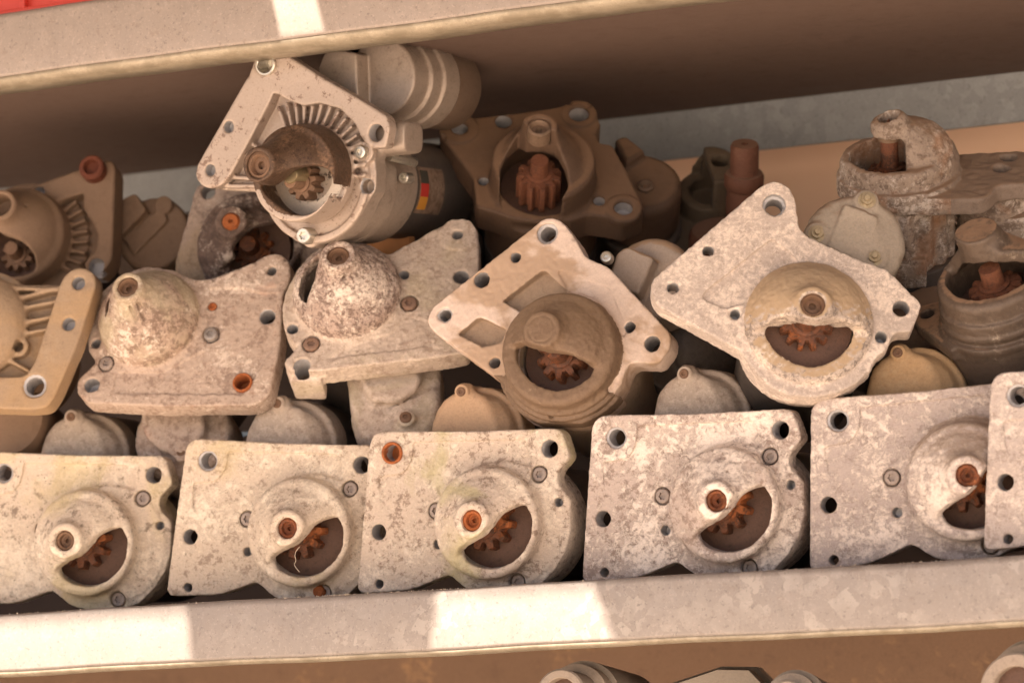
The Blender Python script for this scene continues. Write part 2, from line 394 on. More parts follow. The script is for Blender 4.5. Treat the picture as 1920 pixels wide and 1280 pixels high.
# ------------------------------------------------------------------ bottom row starter motors
F4 = Frame((1300, 938), 0.042, yaw=0).view_zoom(1070, 660, 2.723)
def row_starter(fr, bpx, mat, label, group, seed, rusty_tl=False, tl_r=4.6, bushcol=None, chip=0, rough=(.28, .42), hide_sol=False, solmat=None, tr_deep=True, liner=None, stud=None):
    root = tag(empty('starter_motor', fr.mat()), label, 'starter motor', group)
    q = F4
    out = q.poly([(112, 325, 9), (650, 314), (1128, 288, 5), (1182, 440, 3), (1112, 520, 3), (1118, 592, 3), (1186, 650, 4), (1192, 830), (1168, 930), (1115, 1025), (1035, 1115), (920, 1165), (800, 1175), (700, 1160), (648, 1146, 2), (543, 1068, 3), (345, 1152, 6), (150, 1170), (58, 1178, 9), (80, 800)])
    BH = 33.
    boss0 = q.uv((740, 760), BH); boss = fr.uv(bpx, BH); sh = boss-boss0; sd = sh*.55
    dome_c = q.uv((800, 785), 6)+sd; R = 31.0
    bbase = q.uv((765, 770), 10)+sd
    win = q.poly([(985, 680, 2), (1024, 740, 3), (1024, 850, 4), (985, 930, 4), (915, 995, 4), (830, 1026, 4), (740, 1018, 4), (672, 985, 3), (650, 930, 2), (740, 880, 1.5), (805, 848, 3), (855, 790, 3), (880, 735, 3), (930, 698, 2)], 15)
    win = [(x+sd[0], y+sd[1], r) for x, y, r in win]
    mo = Mold((min(p[0] for p in out)-2, min(p[1] for p in out)-2, -32), (max(p[0] for p in out)+2, max(p[1] for p in out)+2, BH+4), .68)
    D2 = mo.poly(out)
    mo.D = mo.ext(D2, -13, 0, .8).astype(np.float32)
    # cast recess in the face
    rec = q.poly([(340, 378, 2), (940, 350, 4), (965, 440, 4), (985, 560), (700, 700), (420, 800), (175, 760, 12), (160, 560, 3), (290, 548, 5), (335, 470, 5)])
    vt, vb = q.uv((500, 540), 0)[1], q.uv((300, 770), 0)[1]
    dep = 1.7*np.clip((mo.v-vb)/(vt-vb), 0, 1)
    mo.sub(np.maximum(mo.poly(rec), -(mo.w+dep)), .25)
    mo.add(mo.ext(mo.disc(q.uv((850, 800), 0), 37.5) + 0*mo.w, -31, -2.5, 1.5), 1.5)      # gear housing behind the face
    mo.add(mo.ext(smax(mo.disc(q.uv((850, 800), 0), 34.5), D2+2, 1), -5, 1.2, 1), 3)
    # nose: short drum, hood and boss
    hoodline = (q.uv((560, 1000), 18)+sd, q.uv((1010, 620), 18)+sd)
    nose = mo.ext(mo.disc(dome_c, R), -5, 15, 3.5)
    hood = mo.ell((dome_c[0]-1, dome_c[1]+1, 0), (R, R, 27))
    hood = smax(hood, mo.half(*hoodline)-1.0, 2.)
    hood = np.maximum(hood, -(mo.w+2))
    nose = smin(nose, hood, 3.)
    bp = mo.cone(bbase, 16, 10.2, 6, BH, boss, 1.8)
    nose = smin(nose, bp, 5.)
    mo.add(nose, 4.5)
    # hollow
    inner = smin(mo.ext(mo.disc(dome_c, R-6.5), -40, 9.5, 2), mo.ell((dome_c[0]-1, dome_c[1]+1, -3), (R-6, R-6, 23)), 1)
    mo.sub(inner, .5)
    mo.sub(mo.ext(mo.poly(win), 2, 40, .3) + 0, 1.6)
    mo.sub(mo.ext(mo.disc(boss, 6.0), 5, 40, .3), .8)
    H = []
    def hole(p, r, cb=None, d=-40, cbd=2.5):
        c = q.uv(p, 0); H.append((c, r)); mo.sub(mo.ext(mo.disc(c, r), d, 9, .1), .9)
        if cb: mo.sub(mo.ext(mo.disc(c, cb), -cbd, 9, .1), .8); H.append((c, cb))
        return c
    tl = hole((232, 437), tl_r, 5.9 if not rusty_tl else 5.4, cbd=1.6)
    tr = hole((1070, 398), 4.5, 4.9)
    ml = hole((165, 852), 4.4); bl = hole((172, 1125), 2.6); hole((483, 910), 2.7, d=-9); sr = hole((1125, 678), 2.5, d=-9)
    B = []
    for p in ((1018, 533), (468, 735), (915, 1100)):
        c = q.uv(p, 0); mo.sub(mo.ext(mo.disc(c, 4.9), -3.6, 12, .2), .7); B.append(c)
    mo.chips(fillet(out), 9); mo.rough(rough[0], 6, rough[1], 1.6)
    dc = dome_c
    objs = cast(mo, root, [('nose_cone', lambda c: near(c, dc, R+2.2) & (c[:, 2] > 1.6)), ('mounting_flange', lambda c: c[:, 2] > -13.5), ('gear_housing', None)], mat)
    bores(objs[1:], H, liner or m_holeal, -1.2)
    # parts
    for c in B: bolt(root, c, -3.4, 4.3, m_bolt_dirty, 'torx', 3.3)
    bc = bushcol or m_bush
    lathe('shaft_bushing', boss, [(r_, w_+7) for r_, w_ in [(6.2, 10), (6.2, 23.2), (4.8, 24.2), (3.9, 23.6), (3.6, 20.5), (2.6, 20.2), (1.4, 20.6), (1.2, 18), (.1, 18)]], bc, root, 30)
    if rusty_tl: sleeve(root, tl, -2, 1.6, 6.3, 4.7, m_rust, 'bushing')
    gc = q.uv((775, 775), 2)+sd
    gear(root, gc, -14, 6.0, 16.8, 11, m_rust_g, ph=.15*seed, tooth=.27)
    lathe('cavity_back', dome_c, [(R-5, -12), (R-5, -3.5), (R-6, -3), (.1, -3)], m_inside, root, 40)
    if stud: lathe('rusty_stud', fr.uv(stud, -2), [(3.4, -8), (3.6, 1), (3.0, 2.2), (1.2, 2.4), (.1, 2)], m_rust, root, 20)
    # solenoid housing behind the top edge
    if not hide_sol: solenoid(root, q, solmat or mat)
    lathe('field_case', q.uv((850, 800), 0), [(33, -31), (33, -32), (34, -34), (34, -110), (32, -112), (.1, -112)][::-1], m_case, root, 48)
    return root
def solenoid(root, q, mat):
    """the drive-end cover of the solenoid: seen above the mounting face"""
    W0 = -30
    face = q.poly([(385, 520), (425, 250, 6), (470, 160, 5), (545, 112, 2), (548, 66, 3), (612, 62, 3), (640, 105, 2), (715, 135, 6), (775, 235, 8), (800, 330), (820, 520)], W0)
    back = q.uv((690, 330), W0-14)
    fx = [p[0] for p in face]+[back[0]-27, back[0]+27]; fy = [p[1] for p in face]+[back[1]-20, back[1]+27]
    mo = Mold((min(fx)-3, min(fy)-3, -68), (max(fx)+3, max(fy)+3, -24), .9)
    mo.D = mo.ext(mo.poly(face), W0-10, W0, 4.5).astype(np.float32)
    mo.add(mo.cone(back, 25, 20, -46, -34, None, 3), 3)
    mo.add(mo.ext(mo.disc(back, 26.5), -62, -42, 2), 1.5)
    c = q.uv((583, 112), W0)
    mo.add(mo.ext(mo.disc(c, 4.4), -60, W0+1.2, .8), 1)
    mo.rough(.5, 5, .4, 2)
    o = cast(mo, root, [('solenoid_cover', None)], mat)[0]
    bolt(o, c, W0+.2, 2.7, m_brust, 'stud', 2.0, 'screw')
    lathe('solenoid_case', back, [(.1, -112), (24, -112), (26, -110), (26, -62.5), (24, -61)], m_case, root, 40)

G1 = 'starter motors standing side by side behind the lower shelf lip'
MTL, MTR, MBL = F4.uv((232, 437), 0), F4.uv((1070, 398), 0), F4.uv((172, 1125), 0)
def row_frame(TL, P2, Y, yaw=None, second='TR'):
    """frame whose upper-left hole sees photo point TL and whose second hole lies on the line to P2"""
    M2_ = MTR if second == 'TR' else MBL
    d0 = M2_-MTL; L0 = np.hypot(*d0)
    def err(y):
        f = Frame(TL, Y, yaw=y); return np.hypot(*f.uv(P2))-L0
    if yaw is None:
        ys = np.linspace(-18, 22, 81); yaw = float(ys[np.argmin([abs(err(y))+.01*abs(y) for y in ys])])
    f = Frame(TL, Y, yaw=yaw); d = f.uv(P2)
    roll = math.degrees(math.atan2(d0[1], d0[0])-math.atan2(d[1], d[0]))
    f = Frame(TL, Y, yaw=yaw, roll=roll)
    f.O = f.O-(f.U*MTL[0]+f.V*MTL[1])*.001
    print('ROW', TL, 'yaw', round(yaw, 1), 'roll', round(roll, 1))
    return f
# ------------------------------------------------------------------ rack, wall, ground
def galv(name, seed, a, b, mott=.5, rust=0., grime=None):
    m, nt, P = newmat(name); g = NG(nt)
    co = g.coord((seed, seed*.3, 0))
    wp = g.noise(co, 30, 3, .6)
    v = g.n('ShaderNodeTexVoronoi'); v.inputs['Scale'].default_value = 170; v.inputs['Randomness'].default_value = 1
    ad = g.n('ShaderNodeVectorMath', operation='ADD'); g.l(co, ad.inputs[0])
    nn = g.n('ShaderNodeTexNoise'); nn.inputs['Scale'].default_value = 90; nn.inputs['Detail'].default_value = 3; g.l(co, nn.inputs[0])
    scl = g.n('ShaderNodeVectorMath', operation='SCALE'); g.l(nn.outputs[1], scl.inputs[0]); scl.inputs['Scale'].default_value = .012
    g.l(scl.outputs[0], ad.inputs[1]); g.l(ad.outputs[0], v.inputs[0])
    bw = g.n('ShaderNodeSeparateColor'); g.l(v.outputs['Color'], bw.inputs[0])
    sx = g.n('ShaderNodeSeparateXYZ'); g.l(g.coord(), sx.inputs[0]); mask = g.ramp(g.math('ADD', g.noise(co, 14, 3, .6), g.math('MULTIPLY', sx.outputs[0], .45)), .42, .62)
    c = g.mix(g.math('MULTIPLY', g.math('MULTIPLY', g.ramp(bw.outputs[0], .45, .8), mask), mott), a, b)
    st = g.coord((seed, 0, 2), (14, 14, 3)); ns = g.noise(st, 9, 5, .65)
    c = g.mix(g.math('MULTIPLY', g.ramp(ns, .52, .7), .22), c, tuple(x*.62 for x in a))
    n2 = g.noise(co, 420, 5, .7); n5 = g.noise(co, 80, 6, .7)
    c = g.mix(g.math('MULTIPLY', g.ramp(n5, .5, .66), .45), c, tuple(x*1.3 for x in a))
    n6 = g.noise(co, 160, 8, .75); c = g.mix(g.math('MULTIPLY', g.ramp(n6, .54, .66), .5), c, tuple(x*y for x, y in zip(a, (.68, .62, .58))))
    c = g.mix(g.math('MULTIPLY', g.ramp(n2, .56, .68), .6), c, tuple(x*.5 for x in a)); n7 = g.noise(co, 700, 4, .7); c = g.mix(g.math('MULTIPLY', g.ramp(n7, .55, .66), .5), c, tuple(x*1.45 for x in a))
    if grime: c = g.mix(g.math('MULTIPLY', g.ramp(g.noise(co, 60, 6, .7), .4, .62), .8), c, grime)
    g.l(c, P.inputs['Base Color']); P.inputs['Metallic'].default_value = .25
    g.l(g.math('ADD', g.math('MULTIPLY', bw.outputs[1], .12), .5), P.inputs['Roughness'])
    bp = g.n('ShaderNodeBump'); bp.inputs['Strength'].default_value = .18; bp.inputs['Distance'].default_value = .001; g.l(n5, bp.inputs['Height']); g.l(bp.outputs[0], P.inputs['Normal'])
    return m
m_lip = galv('galvanised lip', 1.3, (.265, .225, .195), (.40, .35, .30), .62)
m_lip2 = galv('galvanised upper lip', 4.1, (.285, .232, .195), (.35, .29, .245), .25)
m_curl = galv('yellowed folded edge', 5.5, (.35, .29, .21), (.44, .37, .29), .3, grime=(.235, .19, .13))
m_rail = galv('blue grey rail', 7.7, (.255, .262, .265), (.40, .41, .41), .35)
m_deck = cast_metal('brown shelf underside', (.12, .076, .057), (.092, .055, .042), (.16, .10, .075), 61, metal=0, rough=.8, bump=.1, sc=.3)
m_fleck = cast_metal('rail with yellow flakes', (.17, .10, .06), (.12, .07, .045), (.36, .21, .10), 62, metal=0, lt=(.54, .64), lta=.6, sc=.5, bump=.2)
rack = tag(empty('shelving_rack', Matrix.Translation((0, .18, 0))), 'galvanised steel rack whose two shelves frame the starter motors', 'rack')
def lip(name, z0, z1, m, x0=-1.5, x1=1.2, curl=m_curl, fold=.0042):
    """folded lip: flat face with rounded top and a return flange below"""
    def strip(nm, prof, mt, par):
        V = []; F = []; n = 120
        for i in range(n+1):
            x = x0+(x1-x0)*i/n
            wv = .00035*math.sin(x*23)+.0002*math.sin(x*71+1)
            for (y, z) in prof: V.append((x, y-.18, z+wv))
        k = len(prof)
        for i in range(n):
            for j in range(k-1): F.append((i*k+j, i*k+j+1, (i+1)*k+j+1, (i+1)*k+j))
        o = mesh_obj(nm, V, F, mt, par); sd = o.modifiers.new('s', 'SOLIDIFY'); sd.thickness = .0016; sd.offset = 0
        return o
    fl = strip(name, [(.06, z1-.0045), (.03, z1-.0045), (.0045, z1-.0005), (.0022, z1), (.0006, z1-.0008), (0, z1-.003), (0, z0+fold+.0018), (.0002, z0+fold)], m, rack)
    strip('folded_edge', [(.0003, z0+fold), (.0012, z0+fold*.4), (.004, z0), (.012, z0-.0003), (.03, z0), (.031, z0+.006)], curl, fl)
    return fl
lip('front_lip', -.0345, 0.0, m_lip, fold=.0024)
lip('front_lip', .3105, .3515, m_lip2)
def slab(name, pts, x0, x1, m, par):
    V = [(x, y, z) for x in (x0, x1) for (y, z) in pts]; n = len(pts)
    F = [tuple(range(n)), tuple(range(2*n-1, n-1, -1))]+[(i, i+n, (i+1) % n+n, (i+1) % n) for i in range(n)]
    return mesh_obj(name, V, F, m, par, smooth=False)
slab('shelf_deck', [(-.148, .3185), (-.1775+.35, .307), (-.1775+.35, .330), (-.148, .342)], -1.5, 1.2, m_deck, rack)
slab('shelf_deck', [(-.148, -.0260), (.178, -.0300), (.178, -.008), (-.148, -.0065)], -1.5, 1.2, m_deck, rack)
box('back_rail', (-1.5, .176, .2765), (1.2, .180, .345), m_rail, rack)
box('back_rail', (-1.5, .184, -.075), (1.2, .188, -.031), m_fleck, rack)
for x in (-.9, 1.0):
    for y in (-.155, .15): box('upright', (x, y, -.95), (x+.04, y+.035, .9), m_rail, rack, .002)
# background
def plain(name, a, b, sc=3, rough=.85, seed=0, scale=1.):
    m, nt, P = newmat(name); g = NG(nt); co = g.coord((seed, 0, 0), scale)
    c = g.mix(g.ramp(g.noise(co, sc, 5, .6), .35, .65), a, b); g.l(c, P.inputs['Base Color']); P.inputs['Roughness'].default_value = rough
    return m
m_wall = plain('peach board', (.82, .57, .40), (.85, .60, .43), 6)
m_wall_shade = plain('brown board', (.055, .034, .024), (.07, .043, .03), 5)  # darkness of the shaded gaps behind the pile is put into this colour
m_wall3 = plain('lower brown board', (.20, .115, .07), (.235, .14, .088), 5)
m_ground = plain('sandy ground', (.50, .42, .345), (.40, .33, .265), 1.2)
g_ = tag(box('ground', (-60, -60, -1.02), (60, 60, -.95), m_ground), kind='structure')
wl = tag(empty('back_panel', Matrix.Translation((0, .47, 0))), 'peach board standing behind the rack above its brown lower half', 'panel')
XB = float(hitY((1120, 400), .47)[0]); box('upper_board', (XB, 0, .13), (2, .02, .9), m_wall, wl); box('shade_board', (-2, 0.0, .13), (XB-.002, .02, .9), m_wall_shade, wl); box('middle_shade_board', (-2, 0.0, -.012), (2, .02, .128), m_wall_shade, wl); box('lower_board', (-2, 0.0, -.945), (2, .02, -.014), m_wall3, wl)
# added unseen sheet; its gaps are shaped to put sun patches on the lips
def sun_blocker():
    zA = .72
    def up(X, Z):
        """point on the lip plane Y=0 -> where its sun ray crosses the awning"""
        t = (zA-Z)/SUND[2]; return (X+SUND[0]*t, SUND[1]*t)
    def X_of(px, py):
        p = hitY((px, py), 0.); return p[0], p[2]
    quads = []
    def patch(pl, pr):
        """pl, pr: photo points (top, bottom) of the left and right edge"""
        return [up(*X_of(*pl[0])), up(*X_of(*pr[0])), up(*X_of(*pr[1])), up(*X_of(*pl[1]))]
    def ext(q, a, b):                      # stretch a quad a bit beyond its top / bottom
        q = [np.array(v) for v in q]; q0, q1, q2, q3 = q
        return [q0+(q0-q3)*a, q1+(q1-q2)*a, q2+(q2-q1)*b, q3+(q3-q0)*b]
    H = [ext(patch(((-420, 1190), (-420, 1300)), ((352, 1142), (362, 1252))), .03, .8),
         ext(patch(((822, 1113), (812, 1220)), ((1114, 1097), (1158, 1202))), .03, .8),
         ext(patch(((505, -35), (527, 70)), ((585, -45), (612, 62))), .9, .06)]
    return zA, H
zA, HOL = sun_blocker()
def build_sun_blocker():
    import bmesh
    from mathutils.geometry import delaunay_2d_cdt
    x0, x1, y0, y1 = -1.8, 1.6, -1.25, .7
    vs = [Vector((x0, y0)), Vector((x1, y0)), Vector((x1, y1)), Vector((x0, y1))]; ed = [(0, 1), (1, 2), (2, 3), (3, 0)]
    for q in HOL:
        b = len(vs); vs += [Vector((float(p[0]), float(p[1]))) for p in q]; ed += [(b, b+1), (b+1, b+2), (b+2, b+3), (b+3, b)]
    v, e, f, *_ = delaunay_2d_cdt(vs, ed, [], 0, 1e-6)
    def inq(p, q):
        s = [((q[(i+1) % 4][0]-q[i][0])*(p[1]-q[i][1])-(q[(i+1) % 4][1]-q[i][1])*(p[0]-q[i][0])) for i in range(4)]
        return all(x > 0 for x in s) or all(x < 0 for x in s)
    F = []
    for t in f:
        c = sum((Vector(v[i]) for i in t), Vector((0, 0)))/len(t)
        if not any(inq(c, q) for q in HOL): F.append(tuple(t))
    m = plain('sun blocker sheet', (.20, .16, .12), (.17, .135, .10), 3)
    o = mesh_obj('sun_blocker', [(p[0], p[1], zA) for p in v], F, m, smooth=False)
    sd = o.modifiers.new('s', 'SOLIDIFY'); sd.thickness = .004
    tag(o, 'unseen sheet added above the rack, its gaps cut to shape the sunlit lip patches', 'sun_blocker')
build_sun_blocker()
YR = .042
row_starter(row_frame((1155, 820), (1463, 806), YR), (1341, 938), m_row[3], 'white mottled starter motor just right of the middle sunlit lip patch', G1, 4, solmat=m_solc)
row_starter(row_frame((389, 863), (677, 871), YR), (537, 990), m_row[1], 'cream yellow starter motor standing above the shaded lip stretch between two sunlit patches', G1, 2, solmat=m_solc, stud=(601, 1108))
row_starter(row_frame((736, 849), (1030, 841), YR-.002), (883, 975), m_row[2], 'pinkish starter motor with a rusty bushing in its upper left corner and greenish stain', G1, 3, rusty_tl=True, solmat=m_solp, bushcol=m_rust)
row_starter(row_frame((1571, 788), (1563, 1044), YR-.004, yaw=6, second='BL'), (1812, 890), m_row[4], 'greyish starter motor with a yellowed cover behind, partly hidden by the last one', G1, 5, solmat=m_yel)
row_starter(row_frame((6, 886), (288, 890), YR), (120, 1013), m_row[0], 'cream starter motor dotted with dark star-shaped spots, leftmost of the bottom row', G1, 1, solmat=m_solc, bushcol=m_brust)
row_starter(row_frame((1908, 741), (1890, 1010), YR-.022, yaw=0, second='BL'), (2160, 845), m_row[5], 'grey starter motor ending the bottom row at the right, cut by the picture edge', G1, 6)
# ------------------------------------------------------------------ the pile above the bottom row
class Starter:
    def __init__(s, fr, label, group, mat, pts=None, lo=None, hi=None, h=.75, margin=2.5, name='starter_motor', cat='starter motor'):
        s.fr = fr; s.mat = mat
        s.root = tag(empty(name, fr.mat()), label, cat, group)
        if pts is not None:
            P = fr.poly(pts); lo = (min(p[0] for p in P)-margin, min(p[1] for p in P)-margin, lo); hi = (max(p[0] for p in P)+margin, max(p[1] for p in P)+margin, hi)
        s.mo = Mold(lo, hi, h); s.H = []
        s.P = None
    def plate(s, pts, t=12, r=1.4, w1=0., k=0.):
        P = s.fr.poly(pts, w1) if isinstance(pts, list) else pts
        s.edge = fillet(P)
        d = s.mo.poly(P); s.mo.add(s.mo.ext(d, w1-t, w1, r), k); s.D2 = d; return P
    def hole(s, p, r, cb=None, cbd=1.6, d=-40, w=0., bore=True):
        """p = photo point at height w; r mm; optional counterbore"""
        c = s.fr.uv(p, w); s.mo.sub(s.mo.ext(s.mo.disc(c, r), d+w, w+9, .1), .8)
        if bore: s.H.append((c, r))
        if cb:
            s.mo.sub(s.mo.ext(s.mo.disc(c, cb), w-cbd, w+9, .1), .6)
            if bore: s.H.append((c, cb))
        return c
    def pad(s, p, r, h=1.2, w=0.): s.mo.add(s.mo.ext(s.mo.disc(s.fr.uv(p, w), r), -4, w+h, .6), .8)
    def pocket(s, pts, depth, k=.6, w=0.):
        s.mo.sub(s.mo.ext(s.mo.poly(s.fr.poly(pts, w)), w-depth, w+6, .5), k)
    def nose(s, c, R, drum, hood, boss, bh, ro, ri, ledge=None, win=None, winw=None, base=None, br=None, kb=5., kh=3., kn=4., wall=6., drumr=3., thick=4., hc=None, lk=2., wd=2):
        """c, boss, base: mm points; ledge: two mm points, the hood stands left of a->b"""
        mo = s.mo; s.nc = c; s.nR = R
        n = mo.ext(mo.disc(c, R), -5, drum, drumr)
        hc = hc or (c[0], c[1], 0)
        hd = mo.ell(hc, (R, R, hood))
        if ledge: hd = smax(hd, mo.half(*ledge)-.5, lk)
        n = smin(n, np.maximum(hd, -(mo.w+2)), kh)
        base = c if base is None else base
        n = smin(n, mo.cone(base, br or ro*1.35, ro, drum*.3, bh, boss, 1.5), kb)
        mo.add(n, kn)
        inner = smin(mo.ext(mo.disc(c, R-wall), -40, max(drum-thick, 3), 2), mo.ell((hc[0], hc[1], -thick+1), (R-wall+.5, R-wall+.5, max(hood-thick, 4))), 1)
        mo.sub(inner, .5)
        if win: mo.sub(mo.ext(mo.poly(win), wd, 60, .3), 1.4)
        if ri: mo.sub(mo.ext(mo.disc(boss, ri), bh-14, bh+9, .3), .7)
    def finish(s, rough=(.55, .55), t=12.6, cut=1.6, mats=None, third='gear_housing', first='nose_cone', extra=None):
        if getattr(s, 'edge', None) is not None: s.mo.chips(s.edge, 7)
        s.mo.rough(rough[0]*.6, 6, rough[1], 1.7)
        parts = []
        if getattr(s, 'nc', None) is not None: parts.append((first, lambda c: near(c, s.nc, s.nR+2.) & (c[:, 2] > cut)))
        if extra: parts = extra+parts
        parts += [('mounting_flange', lambda c: c[:, 2] > -t), (third, None)]
        o = cast(s.mo, s.root, parts, mats or s.mat)
        bores(o, s.H, m_holeal, -1.0, getattr(s, 'wbot', -19.)); s.objs = o
        return o
def bushing(root, c, w1, ro, m, depth=10):
    lathe('shaft_bushing', c, [(ro, w1-depth), (ro, w1-1.2), (ro*.78, w1-.4), (ro*.7, w1-1.2), (ro*.62, w1-3.6), (ro*.46, w1-3.4), (ro*.3, w1-3.2), (ro*.26, w1-6), (.1, w1-6)], m, root, 30)
def interior(root, c, R, wg=2, r=13., teeth=11, m=None, mb=None, wb=-4, gc=None, ph=0., gl=16):
    gear(root, c if gc is None else gc, wg-gl, wg, r, teeth, m or m_rust_g, ph=ph, tooth=.27)
    lathe('cavity_back', c, [(R, wb-6), (R, wb), (.1, wb+.2)], mb or m_inside, root, 40)
G2 = 'starter motors piled on top of the bottom row'
CM = cast_metal
# ---- D : white speckled diamond, right of centre
m_D = CM('speckled grey white casting', (.46, .38, .325), (.28, .225, .19), (.74, .62, .52), 41, dk=(.50, .60), dka=.6, lt=(.47, .56), lta=.85, sc=1.3, rough=.8)
m_Dn = CM('crusted nose with tan dust', (.44, .36, .30), (.13, .10, .085), (.70, .58, .46), 42, dk=(.48, .56), dka=.8, lt=(.50, .58), lta=.8, dust=(.43, .31, .195), dusta=.97, dz=(.05, .30), sc=1.8)
def motor_D():
    fr = Frame((1515, 605), .035, view=(5, 19)).view_zoom(1180, 320, 2.783); q = fr
    out = [(695, 72, 3), (755, 52, 3), (828, 78, 5), (862, 135, 5), (885, 300, 8), (935, 345, 8), (1190, 462, 4), (1345, 515, 4), (1527, 697, 3), (1472, 838, 2), (1385, 842, 3), (1362, 880, 3), (1345, 932, 3), (1290, 965, 3), (1255, 1045), (1180, 1110), (1080, 1158), (960, 1182), (840, 1172), (740, 1130), (665, 1055), (615, 985, 6), (580, 940, 5), (150, 705, 8), (112, 640, 8), (118, 570, 5)]
    s = Starter(fr, 'white speckled diamond-shaped starter motor with tan dust on top of its round nose', G2, m_D, out, -34, 36)
    s.plate(out, 15, .9)
    c = q.uv((935, 795), 2); R = 34
    s.mo.add(s.mo.ext(s.mo.disc(c, 36.5)+0*s.mo.w, -33, -3, 1.5), 1.5)
    s.pocket([(745, 350, 3), (888, 470, 2), (800, 560), (620, 690), (500, 720, 3), (380, 665, 5), (392, 632, 2)], 2.2)
    # stepped lower ring
    s.mo.add(s.mo.ext(s.mo.disc(c, R), -2, 1.6, .8), .8)
    boss = q.uv((958, 697), 27); b0 = q.uv((945, 740), 8)
    win = q.poly([(718, 806, 1), (760, 786, 2), (805, 778, 3), (860, 800, 4), (930, 822), (1000, 826, 4), (1060, 800, 3), (1135, 800, 2), (1160, 836, 2), (1140, 905, 5), (1070, 965, 6), (985, 996, 6), (900, 990, 6), (815, 945, 6), (745, 870, 5)], 12)
    s.nose(c, R-1.5, 4, 23, boss, 27, 9.8, 6.6, (q.uv((600, 800), 14), q.uv((1270, 800), 14)), win, base=b0, kb=7, kh=4, wall=7, thick=4, drumr=1.5)
    lowc = q.uv((940, 850), 8)
    s.mo.add(smax(smax(s.mo.ext(s.mo.cone(lowc, 31, 23.5, -1, 11, q.uv((938, 860), 11))*1., -1, 11, 1), s.mo.half(q.uv((600, 790), 8), q.uv((1270, 790), 8)), 1), -s.mo.poly(win)-0*s.mo.w, 1.2), 1.2)
    s.hole((757, 178), 4.6, 6.3, 4); s.hole((412, 417), 3.1); s.hole((228, 612), 3.2); s.hole((1418, 717), 4.5); s.hole((1313, 867), 3.2, d=-12)
    cc = s.hole((551, 745), 2.5, 3.4, .8, d=-10)
    s.finish(mats=[m_Dn, m_D, m_D], t=15.5, cut=1.9)
    bushing(s.root, boss, 26.5, 6.8, m_brust)
    interior(s.root, c, 24, 4, 14.5, 12, gc=q.uv((925, 790), 4), mb=m_inside, wb=-3)
    lathe('field_case', c, [(.1, -112), (33, -112), (34, -110), (34, -34), (33, -33)], m_case, s.root, 48)
    # solenoid cover with three nuts
    W0 = -16
    sc_ = q.uv((1180, 360), W0); cv = Mold((sc_[0]-34, sc_[1]-34, -60), (sc_[0]+34, sc_[1]+34, W0+8), .8)
    cv.D = cv.ext(cv.disc(sc_, 27), -58, W0-3, 4).astype(np.float32)
    cv.add(cv.ell((sc_[0], sc_[1], W0-8), (26, 26, 10)), 3)
    pan = q.poly([(1122, 172, 2), (1300, 245, 2), (1292, 290, 1), (1212, 460, 1), (1030, 400, 1)], W0)
    cv.add(cv.ext(cv.poly(pan), W0-12, W0+1.5, 1), .8)
    nuts = [q.uv(p, W0) for p in ((1240, 152), (980, 328), (1278, 452))]
    for n_ in nuts: cv.add(cv.ext(cv.disc(n_, 6.6), -55, W0-1, 1), 2.5)
    cv.rough(.5, 5, .35, 2)
    o = cast(cv, s.root, [('solenoid_cover', None)], m_D2)[0]
    for n_ in nuts: bolt(o, n_, W0-1, 3.6, m_nut, 'hex', 3.2, 'nut')
    lathe('solenoid_case', sc_, [(.1, -112), (25, -112), (26, -110), (26, -58), (25, -57)], m_case, s.root, 40)
m_D2 = CM('grey tan solenoid cover', (.36, .30, .235), (.24, .19, .15), (.46, .38, .30), 43, dust=(.30, .20, .13), dusta=.8, dz=(.35, .9), dka=.5, lta=.4, sc=1.6)
m_nut = CM('yellowed plated nut', (.42, .34, .22), (.22, .16, .10), (.58, .49, .34), 44, metal=.5, rough=.45, bump=.2, sc=2)
motor_D()
